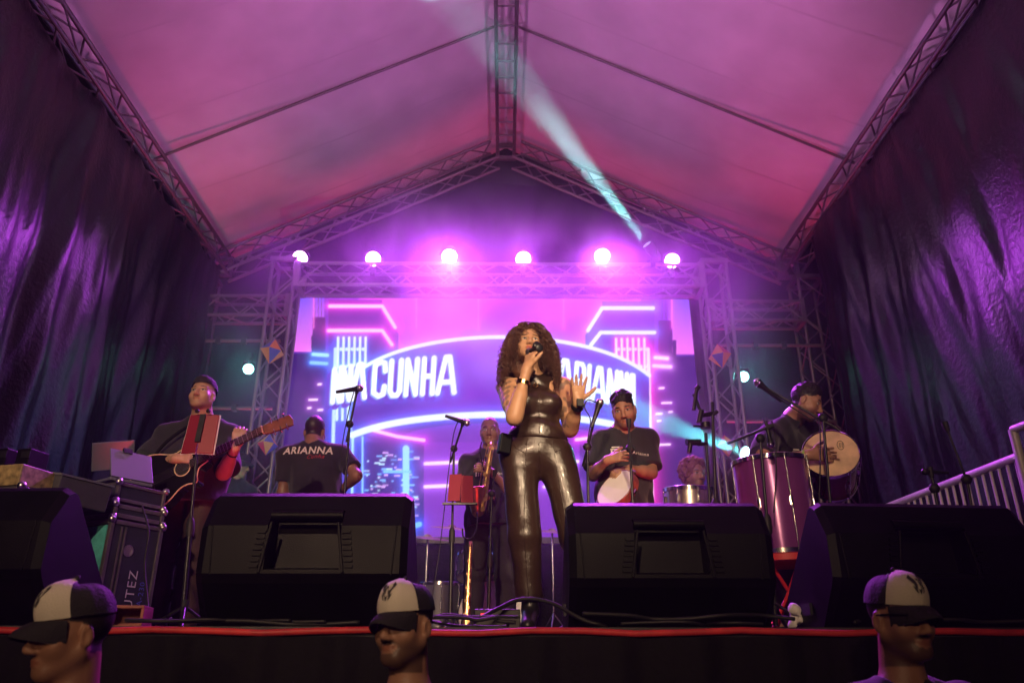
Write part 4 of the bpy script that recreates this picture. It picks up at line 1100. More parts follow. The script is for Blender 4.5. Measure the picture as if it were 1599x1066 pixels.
# curly hair
def curls(p, n, seed, L, spread, mt, name='hair'):
    r_ = np.random.RandomState(seed); c = p['J']['head']; Rm = p['headR']; hs = p.get('hs', 0.95); b = MB()
    T = lambda q: c+Rm @ (q*hs)
    made = 0; VV = []; FF = []
    while made < n:
        v = unit(r_.randn(3))
        if v[2] < -0.35 or (v[1] > 0.42 and v[2] < 0.62) : continue
        q = np.array((v[0]*0.080, v[1]*0.098-0.014, v[2]*0.092+0.036))
        a = T(q); nrm = Rm @ v
        hor = np.array((nrm[0], nrm[1], 0.0))
        if v[1] > 0.15: hor = np.array((math.copysign(1.0, nrm[0]+0.08*r_.randn())*1.0, 0.25*nrm[1]-0.12, 0))
        hor = unit(hor+0.25*np.append(r_.randn(2), 0))
        ll = L*r_.uniform(0.65, 1.1); sp = spread*r_.uniform(0.5, 1.1); ph = r_.rand()*6.28; tr = r_.uniform(5, 8); cr = r_.uniform(0.004, 0.012)
        m_ = 34; pts = []
        for i in range(m_):
            t = i/(m_-1)
            ctr = a+nrm*0.035*(1-math.exp(-7*t))+hor*sp*(1-math.exp(-3.2*t))+np.array((0, 0, -1))*(ll*max(0, t-0.06)**1.15)+np.array((0, 0, 0.02))*math.sin(min(1, t*4)*math.pi)
            rad = cr*min(1, t*5)
            pts.append(ctr+rad*np.array((math.cos(tr*6.283*t+ph), math.sin(tr*6.283*t+ph), 0.35*math.sin(tr*6.283*t+ph))))
        pts = np.array(pts); tn = np.gradient(pts, axis=0); tn /= np.linalg.norm(tn, axis=1)[:, None]
        u = np.cross(tn, (0.3, 0.2, 0.9)); u /= np.linalg.norm(u, axis=1)[:, None]; w2 = np.cross(tn, u)
        rr = (0.0023*(1-0.6*np.linspace(0, 1, m_)**2))[:, None]
        base = len(VV)*0+sum(len(x) for x in VV)
        ring = np.stack([pts+rr*(math.cos(k*2.094)*u+math.sin(k*2.094)*w2) for k in range(3)], 1).reshape(-1, 3)
        VV.append(ring); i = np.arange(m_-1)[:, None]*3
        for k in range(3): FF.append(np.stack([i[:, 0]+k, i[:, 0]+(k+1) % 3, i[:, 0]+3+(k+1) % 3, i[:, 0]+3+k], 1)+base)
        made += 1
    o = array_mesh(name, np.concatenate(VV), np.concatenate(FF), mt, p['root']); o['kind'] = 'stuff'; return o
curls(S, 1700, 4, 0.285, 0.066, M['hair_brown'])
hp = dict(S); 
g_c, g_R = S['J']['head'], S['headR']
T_ = lambda x, y, z: g_c+g_R @ (np.array((x, y, z))*S['hs'])
pr = [ell(T_(0, -0.03, 0.04), (0.085, 0.092, 0.088), g_R, 0.03), ell(T_(0, -0.075, -0.06), (0.10, 0.05, 0.13), g_R, 0.04)]
g = Grid(np.min([q[1] for q in pr], 0)-0.04, np.max([q[2] for q in pr], 0)+0.04, 0.006)
for q in pr: g.put(q)
g.put(ell(T_(0, 0.105, -0.015), np.array((0.074, 0.085, 0.10)), g_R, 0.01), mode='sub'); g.noise(0.006, 70, 3)
V, Q = g.mesh(); array_mesh('hair_under_layer', V, Q, M['hair_brown'], S['root'])
tree = bvh_of(S['trousers_obj'], S['shirt_obj'])
def seam(pts, parent, r=0.0022):
    out = []
    for (a, c_) in pts:
        q = P(a, c_, 3.6); d = q-np.array((0, 0, CAM_Z)); h_ = tree.ray_cast(Vector((0, 0, CAM_Z)), Vector(d).normalized())
        if h_[0] is not None: out.append(np.array(h_[0]))
    if len(out) > 2: b = MB(); b.tube(out, r, 5); b.build('seam', M['leather'], parent, smooth=180)
for pts in ([(841, 692), (842, 710), (842, 735)], [(822, 690), (821, 720), (819, 780), (818, 830), (822, 890), (826, 940)], [(864, 690), (868, 720), (876, 770), (886, 820)], [(842, 600), (842, 640), (842, 682)], [(800, 690), (806, 700), (818, 705)], [(884, 690), (880, 700), (866, 706)]):
    pp = []
    for (a, b1) in zip(pts[:-1], pts[1:]): pp += [tuple(lerp(a, b1, k/6)) for k in range(6)]
    seam(pp+[pts[-1]], S['root'])
band('bracelet', S, 'A', 0.74, 0.036, 0.02, M['gold'], S['root'])
band('watch_strap', S, 'B', 0.93, 0.034, 0.03, M['rubber'], S['root'])
m = MB(); m.box(S['J']['wrB']+np.array((0.006, -0.033, -0.005)), (0.036, 0.014, 0.042), rotm(z=8)); m.build('watch_case', M['rubber'], S['root'], bevel=0.004)
m = MB(); cc = P(837, 601, 3.93)
m.tube([cc+np.array((0.011*math.cos(t), 0.004*math.sin(2*t), 0.011*math.sin(t)*(1.2 if math.sin(t) < 0 else 0.8))) for t in np.linspace(0, 6.283, 16)], 0.003, 6); m.build('pendant', M['gold'], S['root'], smooth=180)
m = MB(); m.box(P(788, 693, 3.93), (0.062, 0.045, 0.105), rotm(y=8, z=20)); o = m.build('wireless_pack', M['black_plastic'], S['root'], bevel=0.006)
# microphone in her hand
mc = P(835, 540, 3.80); md = unit(P(835, 540, 3.80)-P(825, 556, 3.83))
t = thing('microphone', mc-md*0.2, 'black handheld microphone held by the singer at her mouth', 'microphone')
md2 = unit(np.array((0.35, -0.85, 0.25)))
mc0 = P(829, 549, 3.86)
m = MB(); m.lathe(mc0, -unit(np.array((-0.25, 0.7, 0.15))), [(0, 0.0145), (0.03, 0.016), (0.10, 0.019), (0.125, 0.02), (0.128, 0.014)], 16); m.build('handle', M['black_metal'], t, smooth=40)
m = MB(); m.ball(mc0+unit(np.array((-0.25, 0.7, 0.15)))*0.018, (0.025, 0.025, 0.025), 14); m.build('grille', M['steel'], t, smooth=180)
m = MB(); m.lathe(P(837, 541, 3.80), (0.25, -0.9, 0.2), [(-0.05, 0.017), (0.0, 0.02), (0.02, 0.021), (0.024, 0.016)], 16); m.build('end_cap', M['black_metal'], t, smooth=40)

# ---------------------------------------------------------------- guitarist
G = dict(head=P(316, 617, 4.97), headR=headR(178, 10, 2), neck=P(316, 655, 5.03), shA=P(262, 682, 5.03), shB=P(356, 680, 5.03),
         elA=P(229, 724, 4.93), wrA=P(274, 716, 4.72), elB=P(349, 738, 4.88), wrB=P(367, 699, 4.70), face=(0, -1, 0), s=1.02, w=1.22, fat=1.2, aw=1.12,
         skin=(0.52, 0.30, 0.20), stubble=0.25, brow=(0.05, 0.03, 0.02), tattoo=[('A', 'f')],
         handA=dict(d=(1, -0.1, 0.05), n=(0.1, 0.9, -0.3), side=1, curl=(35, 35, 38, 40), thumb=25), handB=dict(d=(0.15, -0.05, 1), n=(-0.15, 0.95, 0.1), side=-1, curl=(32, 30, 30, 34), spread=5, thumb=30),
         trousers=dict(mat=M['brown_trousers'], r=(0.105, 0.082, 0.078), hem=0.03), shirt=dict(mat=M['tee'], hem=0.1, sleeve=0.86, cuff=0.082, grow=0.02), shoes=M['shoe_black'])
G['pelvis'] = P(290, 800, 5.06); stand(G, 0.93, 0.09)
build_person('person', 'guitarist in black tee and backward cap playing a black acoustic guitar', G)
cap(G, white=False, brim=False, emblem=False, low=0.012, tilt=6)
band('wrist_band', G, 'B', 0.8, 0.034, 0.014, M['rubber'], G['root'])
# ---------------------------------------------------------------- man seen from behind
B = dict(head=P(492, 673, 5.72), headR=headR(-8, -6, 0), neck=P(489, 696, 5.68), shA=P(450, 712, 5.70), shB=P(532, 708, 5.70), elA=P(441, 770, 5.72), wrA=P(475, 790, 5.92),
         elB=P(557, 742, 5.62), wrB=P(532, 766, 5.82), face=(0.15, 1, 0), s=1.0, w=1.08, skin=(0.30, 0.15, 0.10), buzz=(0.03, 0.02, 0.018),
         trousers=dict(mat=M['dark_trousers']), shirt=dict(mat=M['tee'], hem=0.1), shoes=M['shoe_black'])
B['pelvis'] = P(488, 830, 5.72); stand(B, 0.9, 0.1)
build_person('person', 'musician seen from behind with white lettering across the back of his black tee', B)
band('wrist_band', B, 'B', 0.85, 0.033, 0.03, M['rubber'], B['root'])
tree = bvh_of(B['shirt_obj'])
V, F = text_verts('ARIANNA', 0.075, 0.1, 0.002)
decal('name_print', V, F, P(480, 708, 5.6), (1, -0.02, 0), (0, 0, 1), tree, M['print_white'], B['root'])
V, F = text_verts('Cunha', 0.045, 0.4)
decal('script_print', V, F, P(492, 716, 5.6), (1, 0.0, 0.05), (0, 0, 1), tree, M['print_red'], B['root'])
# ---------------------------------------------------------------- saxophonist
X = dict(head=P(765, 673, 6.08), headR=headR(176, -6, 2), neck=P(765, 706, 6.14), shA=P(730, 724, 6.12), shB=P(801, 723, 6.12), elA=P(719, 778, 6.02), wrA=P(744, 779, 5.84),
         elB=P(806, 778, 6.05), wrB=P(768, 737, 5.86), face=(0, -1, 0), s=1.02, w=1.08, skin=(0.26, 0.13, 0.09), buzz=(0.10, 0.07, 0.06),
         handA=dict(d=(0.8, -0.1, 0.3), n=(0.3, 0.9, -0.2), side=1, curl=(35, 35, 35, 35)), handB=dict(d=(-0.8, -0.1, 0.3), n=(-0.3, 0.9, -0.2), side=-1, curl=(30, 30, 30, 30)),
         trousers=dict(mat=M['dark_trousers']), shirt=dict(mat=M['tee'], hem=0.08), shoes=M['shoe_black'])
X['pelvis'] = P(766, 820, 6.12); stand(X, 0.93, 0.13)
build_person('person', 'saxophonist in a black tee standing behind the singer in the smoke', X)
chest_prints(X)
# ---------------------------------------------------------------- pandeiro player
K = dict(buzz=(0.02, 0.014, 0.012), head=P(974, 640, 4.93), headR=headR(166, -20, 8), neck=P(973, 669, 5.0), shA=P(936, 689, 5.02), shB=P(1014, 687, 5.05), elA=P(926, 741, 4.95), wrA=P(948, 718, 4.74),
         elB=P(1017, 738, 4.97), wrB=P(984, 732, 4.78), face=(-0.12, -1, 0), s=0.98, w=1.05, skin=(0.36, 0.19, 0.115), stubble=0.45, brow=(0.012, 0.009, 0.008),
         handA=dict(d=(0.35, -0.25, 0.05), n=(0.8, 0.3, -0.3), side=1, curl=(8, 8, 10, 12), spread=9, thumb=58), handB=dict(d=(-0.6, -0.1, -0.15), n=(-0.2, 0.5, -0.8), side=-1, curl=(40, 40, 40, 40)),
         trousers=dict(mat=M['dark_trousers']), shirt=dict(mat=M['tee'], hem=0.08, sleeve=0.78), shoes=M['shoe_black'],
         hair=dict(mat=M['hair_black'], th=0.001, tall=0.006, curls=260, ctop=0.3, cs=0.6, ck=0.92, amp=0.004, freq=120, low=0.0))
K['pelvis'] = P(976, 800, 5.05); stand(K, 0.92, 0.11)
build_person('person', 'percussionist with curly top hair looking down at the pandeiro in his hands', K)
chest_prints(K)
# ---------------------------------------------------------------- curly drummer (seated)
C = dict(head=P(1084, 741, 6.25), headR=headR(205, -2, 0), neck=P(1076, 769, 6.32), shA=P(1050, 783, 6.3), shB=P(1108, 786, 6.35), elA=P(1045, 825, 6.15), wrA=P(1066, 815, 5.9),
         elB=P(1118, 828, 6.2), wrB=P(1100, 815, 5.92), face=(0.3, -1, 0), s=0.98, w=1.0, skin=(0.36, 0.18, 0.11), stubble=0.4, vox=0.0065,
         trousers=dict(mat=M['dark_trousers']), shirt=dict(mat=M['tee_red'], hem=0.02), shoes=M['shoe_black'], hair=dict(mat=M['hair_ginger'], th=0.016, curls=330, amp=0.006, freq=110, low=-0.07, fx=0.25, line=-0.01))
pc = P(1078, 850, 6.35)
for q, sg in (('A', -1), ('B', 1)):
    C['hip'+q] = np.array((pc[0]+sg*0.1, pc[1], FLOOR+0.53)); C['kn'+q] = np.array((pc[0]+sg*0.2, pc[1]-0.42, FLOOR+0.52)); C['an'+q] = np.array((pc[0]+sg*0.2, pc[1]-0.4, FLOOR+0.085))
build_person('person', 'drummer with ginger curly hair sitting low behind a silver drum', C)
t = thing('drum_stool', (pc[0], pc[1], FLOOR), 'round black stool under the curly haired drummer', 'stool')
m = MB(); m.lathe((pc[0], pc[1]+0.02, FLOOR+0.36), (0, 0, 1), [(0, 0.15), (0.02, 0.17), (0.06, 0.17), (0.08, 0.15)], 20); m.build('seat', M['cloth_black'], t, smooth=40)
for k in range(3): pipe('leg', (pc[0], pc[1]+0.02, FLOOR+0.3), (pc[0]+0.22*math.cos(k*2.09+1), pc[1]+0.02+0.22*math.sin(k*2.09+1), FLOOR+0.01), 0.011, M['chrome'], t)
pipe('column', (pc[0], pc[1]+0.02, FLOOR+0.2), (pc[0], pc[1]+0.02, FLOOR+0.37), 0.016, M['chrome'], t)
# ---------------------------------------------------------------- right-hand drummer, in profile
Dm = dict(buzz=(0.022, 0.015, 0.013), head=P(1259, 627, 4.66), headR=headR(246, -26, 0), neck=P(1240, 651, 4.76), shA=P(1199, 680, 4.66), shB=P(1262, 672, 4.92), elA=P(1190, 722, 4.56), wrA=P(1262, 710, 4.40),
          elB=P(1296, 730, 5.0), wrB=P(1322, 745, 4.80), face=(0.75, -0.75, 0), s=1.0, w=1.05, aw=1.05, skin=(0.40, 0.21, 0.13), stubble=0.6, brow=(0.02, 0.012, 0.01),
          handA=dict(d=(0.9, -0.1, 0.0), n=(0.1, 0.9, 0.1), side=1, curl=(10, 8, 10, 14), spread=8, thumb=40),
          trousers=dict(mat=M['dark_trousers']), shirt=dict(mat=M['tee'], hem=0.06, sleeve=0.7), shoes=M['shoe_black'],
          hair=dict(mat=M['hair_black'], th=0.0005, tall=0.008, amp=0.003, low=-0.05))
Dm['pelvis'] = P(1222, 800, 4.95); stand(Dm, 0.92, 0.11)
build_person('person', 'drummer in a black tee bending over the hand drum at the right', Dm)
chest_prints(Dm); band('green_bracelet', Dm, 'A', 0.93, 0.033, 0.016, M['green_band'], Dm['root'])
# ---------------------------------------------------------------- stagehand far behind the guitarist
H = dict(head=P(374, 726, 7.4), headR=headR(262, -8, 0), neck=P(368, 752, 7.42), shA=P(345, 770, 7.3), shB=P(390, 769, 7.55), elA=P(340, 815, 7.3), wrA=P(352, 850, 7.2), elB=P(395, 815, 7.55), wrB=P(400, 850, 7.4),
         face=(0.9, -0.35, 0), s=0.98, w=1.0, skin=(0.36, 0.2, 0.13), vox=0.0075, trousers=dict(mat=M['dark_trousers']), shirt=dict(mat=M['tee']), shoes=M['shoe_black'])
H['pelvis'] = P(368, 860, 7.42); stand(H, 0.92, 0.1)
build_person('person', 'stagehand in a cap seen in profile in the dark behind the guitarist', H)
cap(H, white=False, brim=True, emblem=False)
# ---------------------------------------------------------------- three men before the stage
def guard(px, py, D, yaw, label, skin, pitch=-3, stubble=0.4, roll=0, w_=1.05, hs=0.95):
    h = P(px, py, D); f = np.array((-math.sin(R(yaw)), math.cos(R(yaw)), 0)); L = np.array((math.cos(R(yaw)), math.sin(R(yaw)), 0))
    nk = h-f*0.035+np.array((0, 0, -0.19)); z = np.array((0, 0, 1.0))
    a, b_ = nk-L*0.185-z*0.06-f*0.01, nk+L*0.185-z*0.06-f*0.01
    if a[0] > b_[0]: a, b_ = b_, a; L = -L
    p = dict(head=h, headR=headR(yaw, pitch, roll), neck=nk, shA=a, shB=b_, elA=a-z*0.28-L*0.04-f*0.03, elB=b_-z*0.28+L*0.04-f*0.03, wrA=a-z*0.5-L*0.03+f*0.1, wrB=b_-z*0.5+L*0.03+f*0.1,
             face=f, s=1.0, w=w_, hs=hs, skin=skin, stubble=stubble, ground=0.0, vox=0.0055, buzz=(0.02, 0.015, 0.012), trousers=dict(mat=M['dark_trousers']), shirt=dict(mat=M['tee'], neckr=0.072), shoes=M['shoe_black'])
    p['pelvis'] = np.array((nk[0]-f[0]*0.02, nk[1]-f[1]*0.02, 0.9)); stand(p, (h[2]-0.68)/1.0, 0.1)
    build_person('person', label, p); cap(p, True, True, tilt=-4)
    return p
g1 = guard(112, 987, 2.32, 136, 'man in a white-fronted black cap facing left, below the left monitor', (0.34, 0.17, 0.10), stubble=0.15, w_=1.15, pitch=-6, hs=1.0)
g2 = guard(632, 976, 2.46, 150, 'man in a white-fronted black cap with a goatee facing left, near the middle', (0.38, 0.20, 0.125), stubble=0.7, w_=0.94, pitch=0, roll=3, hs=0.93)
g3 = guard(1406, 964, 2.44, 196, 'man in a white-fronted black cap and glasses facing right', (0.36, 0.18, 0.11), stubble=0.7)
# glasses of the third man
c = g3['J']['head']; Rm = g3['headR']; T3 = lambda x, y, z: c+Rm @ (np.array((x, y, z))*0.95)
gl = None
m = MB(); m.tube([T3(-0.082, -0.02, 0.006), T3(-0.078, 0.05, 0.008), T3(-0.062, 0.092, 0.008), T3(0.062, 0.092, 0.008), T3(0.078, 0.05, 0.008), T3(0.082, -0.02, 0.006)], 0.0028, 6)
gl = m.build('glasses', M['black_plastic'], g3['root'], smooth=60)
M['lens_dark'] = mat('dark_glass', (0.02, 0.02, 0.025), 0.1, spec=0.8)
for q in (-1, 1):
    m = MB(); m.add([T3(q*0.034+0.026*math.cos(t)*(1 if True else 1), 0.098-0.25*abs(0.026*math.cos(t)+q*0.034)*0.4, -0.003+0.017*math.sin(t)) for t in np.linspace(0, 6.283, 14, endpoint=False)], [tuple(range(14))])
    m.build('lens', M['lens_dark'], gl)
# ================================================================== GEAR
M['led_white'] = mat('led_white', (0.8, 0.8, 0.8), 0.3, emit=((0.8, 0.95, 1.0), 6)); M['led_red'] = mat('led_red', (0.5, 0.02, 0.02), 0.3, emit=((1, 0.05, 0.05), 1.2)); M['led_yellow'] = mat('led_yellow', (0.5, 0.4, 0.02), 0.3, emit=((1, 0.6, 0.1), 2.0))
M['case_lam'] = mat('case_laminate', (0.03, 0.03, 0.06), 0.35, vary=(14, 0.2)); M['case_teal_lit'] = mat('worn_panel_teal_lit', (0.08, 0.42, 0.40), 0.5, vary=(16, 0.3), bump=[(60, 0.2)])  # side panel: teal light painted into its base colour
M['lid'] = mat('laptop_silver', (0.26, 0.27, 0.34), 0.4, 0.5); M['console'] = mat('console_grey', (0.07, 0.07, 0.085), 0.45, vary=(9, 0.2))
M['guitar_black'] = mat('guitar_black', (0.008, 0.008, 0.009), 0.12, spec=0.6, coat=0.5); M['cream'] = mat('cream_binding', (0.75, 0.55, 0.36), 0.4)
M['wood_red'] = mat('reddish_wood', (0.20, 0.045, 0.03), 0.35, vary=(30, 0.3), coat=0.2); M['wood_dark'] = mat('dark_fingerboard', (0.025, 0.015, 0.012), 0.4)
M['brass'] = mat('sax_brass', (0.90, 0.58, 0.24), 0.3, 1.0, vary=(25, 0.15)); M['skin_drum'] = mat('white_drumhead', (0.75, 0.70, 0.68), 0.5, vary=(8, 0.06)); M['skin_nat'] = mat('natural_drumhead', (0.72, 0.50, 0.30), 0.5, vary=(14, 0.18))
M['purple_shell'] = mat('purple_shell', (0.24, 0.055, 0.28), 0.2, 0.3, coat=0.6, vary=(3, 0.1)); M['red_shell'] = mat('red_shell', (0.30, 0.015, 0.04), 0.2, 0.2, coat=0.5); M['red_cloth'] = mat('red_seat', (0.6, 0.02, 0.03), 0.5)
M['red_folder'] = mat('red_folder', (0.26, 0.008, 0.03), 0.5); M['paper'] = mat('white_paper', (0.75, 0.72, 0.7), 0.8); M['silver_shell'] = mat('silver_shell', (0.62, 0.58, 0.52), 0.25, 0.9)
M['cymbal'] = mat('cymbal_bronze', (0.7, 0.45, 0.2), 0.25, 1.0); M['white_rail'] = mat('galvanised_rail', (0.75, 0.72, 0.68), 0.4, 0.1, vary=(12, 0.12)); M['red_box'] = mat('rusty_red_box', (0.28, 0.07, 0.05), 0.5, vary=(20, 0.3)); M['amp_gold'] = mat('amp_panel', (0.35, 0.26, 0.12), 0.5, vary=(35, 0.5))
for nm, c_ in (('l_orange', (0.75, 0.30, 0.06)), ('l_red', (0.62, 0.03, 0.10)), ('l_blue', (0.08, 0.10, 0.50)), ('l_yellow', (0.75, 0.5, 0.08))): M[nm] = mat(nm, c_, 0.6)

# ---------------------------------------------------------------- wedge monitors
def wedge(cx, cy, W, H, yaw, label, roll=0):
    t = thing('stage_monitor', (cx, cy, FLOOR), label, 'monitor speaker', 'wedge monitors along the stage edge')
    Rz = rotm(z=yaw); o = np.array((cx, cy, FLOOR)); k = H/0.54
    T = lambda x, y, z: o+Rz @ np.array((x, y*k, z*k))
    prof = [(0.17, 0.0), (0.02, 0.165), (0.0, 0.20), (0.0, 0.385), (0.09, 0.52), (0.125, 0.54), (0.155, 0.535), (0.53, 0.15), (0.50, 0.0)]
    rw = 0.152; hw = W/2; tp = 0.02
    rec = [(0.17, 0.0), (0.02, 0.165), (0.0, 0.20), (0.0, 0.215), (0.12, 0.235), (0.14, 0.43), (0.045, 0.453), (0.09, 0.52), (0.125, 0.54), (0.155, 0.535), (0.53, 0.15), (0.50, 0.0)]
    b = MB()
    def seg(p, x0, x1):
        b.add([T(x0[0] if isinstance(x0, tuple) else x0, y, z) for y, z in p]+[T(x1, y, z) for y, z in p],
              [tuple(range(len(p)-1, -1, -1)), tuple(range(len(p), 2*len(p)))]+[(i, (i+1) % len(p), len(p)+(i+1) % len(p), len(p)+i) for i in range(len(p))])
    def seg2(p, x0, x1, shr):
        "end segment whose outer end is a little smaller"
        cyp, czp = 0.25, 0.25; q = [(cyp+(y-cyp)*shr, (czp+(z-czp)*shr) if z > 0 else 0) for y, z in p]
        b.add([T(x0, y, z) for y, z in p]+[T(x1, y, z) for y, z in q],
              [tuple(range(len(p)-1, -1, -1)), tuple(range(len(p), 2*len(p)))]+[(i, (i+1) % len(p), len(p)+(i+1) % len(p), len(p)+i) for i in range(len(p))])
    seg2(prof, -rw, -hw+0.03, 1.0); seg2(prof, rw, hw-0.03, 1.0)
    seg2(prof, -hw+0.03, -hw, 0.93); seg2(prof, hw-0.03, hw, 0.93); seg(rec, -rw, rw)
    b.build('cabinet', M['black_plastic'], t, bevel=0.008)
    b = MB(); b.tube([T(-rw*0.98, 0.035, 0.43), T(rw*0.98, 0.035, 0.43)], 0.019*k, 10); b.build('handle', M['black_plastic'], t, smooth=60)
    for sx in (-1, 1):
        for i in range(7):
            b = MB(); b.box(T(sx*(rw+0.022+0.003*i), -0.002, 0.36-0.022*i), (0.036, 0.014*k, 0.011*k), Rz); b.build('rib', M['black_plastic'], t)
        b = MB(); b.box(T(sx*(rw+0.001), 0.002, 0.30), (0.012, 0.02*k, 0.2*k), Rz @ rotm(y=-sx*9)); b.build('handle_cheek', M['black_plastic'], t, bevel=0.003)
        b = MB(); b.box(T(sx*(hw+0.002), 0.30, 0.09), (0.02, 0.09*k, 0.05*k), Rz); b.build('foot', M['rubber'], t)
        b = MB(); b.box(T(sx*(hw-0.055), -0.001, 0.29), (0.007, 0.008, 0.19*k), Rz @ rotm(y=sx*4)); b.build('edge_bead', M['black_plastic'], t, bevel=0.002)
    # connector panel under the overhang, facing the audience
    b = MB(); b.box(T(0, 0.165, 0.09), (0.34, 0.012, 0.12*k), Rz); cp = b.build('connector_panel', M['black_metal'], t)
    for i, x in enumerate((-0.12, -0.07, -0.02, 0.04, 0.09, 0.13)):
        b = MB(); b.lathe(T(x, 0.158, 0.085+0.02*(i % 2)), Rz @ np.array((0, -1, 0)), [(0, 0.011), (0.02, 0.011), (0.02, 0.006)], 10); b.build('socket', M['steel'] if i % 2 else M['black_metal'], cp)
    for x, z, mt in ((0.06, 0.075, 'led_white'), (0.045, 0.12, 'led_red'), (0.0, 0.13, 'led_yellow')):
        b = MB(); b.ball(T(x, 0.15, z), 0.005, 6); b.build('indicator', M[mt], cp)
    # baffle grille facing the performers
    b = MB(); p0, p1 = (0.18, 0.52), (0.525, 0.165)
    nv = unit(np.array((p0[1]-p1[1], p1[0]-p0[0])))*0.008
    b.prism([T(-hw+0.05, p0[0]+nv[0], p0[1]+nv[1]), T(hw-0.05, p0[0]+nv[0], p0[1]+nv[1]), T(hw-0.05, p1[0]+nv[0], p1[1]+nv[1]), T(-hw+0.05, p1[0]+nv[0], p1[1]+nv[1])], Rz @ np.array((0, nv[0]*0.8, nv[1]*0.8))); b.build('grille', M['black_metal'], t)
    return t
def wx(px, py, D): return P(px, py, D)[0]
def wedge_px(x0, x1, ytop, D, yaw, label):
    a, b_ = wx(x0, 900, D), wx(x1, 900, D); H = P((x0+x1)/2, ytop, D+0.12)[2]-FLOOR
    return wedge((a+b_)/2, D, b_-a, H, yaw, label)
wedge_px(302, 634, 769, 3.30, 0, 'black wedge monitor just right of the guitarist')
wedge_px(890, 1214, 785, 3.34, 0, 'black wedge monitor to the right of the singer')
wedge_px(1298, 1642, 787, 3.26, 4, 'black wedge monitor at the right end of the stage edge')
wedge_px(-292, 62, 762, 3.08, -3, 'black wedge monitor cut off by the left edge of the picture')

# ---------------------------------------------------------------- guitar
def guitar():
    c0 = P(263, 741, 4.72); c1 = P(442, 657, 4.66); ax = unit(c1-c0); nrm = unit(np.array((-0.05, -1, 0.12))-ax*np.dot((-0.05, -1, 0.12), ax)); lt = np.cross(nrm, ax)
    if lt[2] < 0: lt = -lt
    t = thing('guitar', c0-np.array((0, 0, 0.2)), 'black acoustic guitar with cream binding played by the man in the cap', 'guitar')
    T = lambda u, v, n_=0.0: c0+ax*u+lt*v+nrm*n_
    up = [(-0.235, 0.0), (-0.225, 0.08), (-0.18, 0.145), (-0.10, 0.178), (-0.03, 0.160), (0.04, 0.122), (0.09, 0.112), (0.15, 0.128), (0.20, 0.128), (0.238, 0.09), (0.245, 0.03)]
    dn = [(0.245, -0.03), (0.19, -0.045), (0.165, -0.085), (0.15, -0.128), (0.09, -0.115), (0.04, -0.122), (-0.03, -0.160), (-0.10, -0.180), (-0.18, -0.145), (-0.225, -0.08)]
    def sm(pts): return [q[:2] for q in bez([(a, b_, 0) for a, b_ in pts], 44)]
    ol = sm(up)+sm(dn)
    b = MB(); b.prism([T(u, v, 0.0) for u, v in ol], -nrm*0.085); body = b.build('body', M['guitar_black'], t, smooth=40)
    b = MB(); b.tube([T(u, v, 0.001) for u, v in ol]+[T(*ol[0], 0.001)], 0.0042, 6); b.build('binding', M['cream'], body, smooth=180)
    b = MB(); b.lathe(T(0.09, 0, 0.0012), nrm, [(0, 0.052), (0.001, 0.052)], 28); b.build('rosette', M['cream'], body)
    b = MB(); b.lathe(T(0.09, 0, 0.003), nrm, [(0, 0.045), (0.001, 0.045)], 28); b.build('sound_hole', M['rubber'], body)
    rot = np.stack([ax, lt, nrm], 1)
    b = MB(); b.box(T(-0.11, 0, 0.006), (0.03, 0.16, 0.01), rot); b.build('bridge', M['wood_dark'], body)
    b = MB(); b.box(T(0.38, 0, 0.006), (0.48, 0.052, 0.016), rot); nk = b.build('neck', M['wood_dark'], t, bevel=0.004)
    for i in range(14):
        b = MB(); b.box(T(0.58-0.62*(1-2**(-i/12.0))*0.95, 0, 0.0155), (0.0025, 0.052, 0.002), rot); b.build('fret', M['steel'], nk)
    b = MB(); b.box(T(0.615, 0, 0.008), (0.008, 0.054, 0.02), rot); b.build('nut', M['cream'], nk)
    b = MB(); b.prism([T(0.615, 0.028, 0.004), T(0.66, 0.036, -0.006), T(0.79, 0.038, -0.026), T(0.80, 0.0, -0.026), T(0.79, -0.038, -0.026), T(0.66, -0.036, -0.006), T(0.615, -0.028, 0.004)], -nrm*0.018); hd = b.build('headstock', M['wood_red'], t, bevel=0.003)
    for i in range(3):
        for sg in (-1, 1):
            b = MB(); u = 0.675+0.04*i; b.tube([T(u, sg*0.02, -0.004-0.1*(u-0.66)), T(u, sg*0.05, -0.006-0.1*(u-0.66))], 0.0035, 6); b.ball(T(u, sg*0.056, -0.006-0.1*(u-0.66)), (0.008, 0.008, 0.006), 8); b.build('tuner', M['chrome'], hd, smooth=60)
    for i in range(6):
        v = (i-2.5)*0.0085; pipe('string', T(-0.11, v*1.2, 0.014), T(0.62, v*0.8, 0.02), 0.0008, M['steel'], t, 5)
    b = MB(); J = G['J']; b.tube(bez([T(-0.23, 0.02, -0.05), P(250, 700, 4.80), J['shB']*0+P(300, 662, 4.87), P(330, 655, 5.05)], 16), 0.012, 6); b.build('strap', M['cloth_black'], t)
guitar()
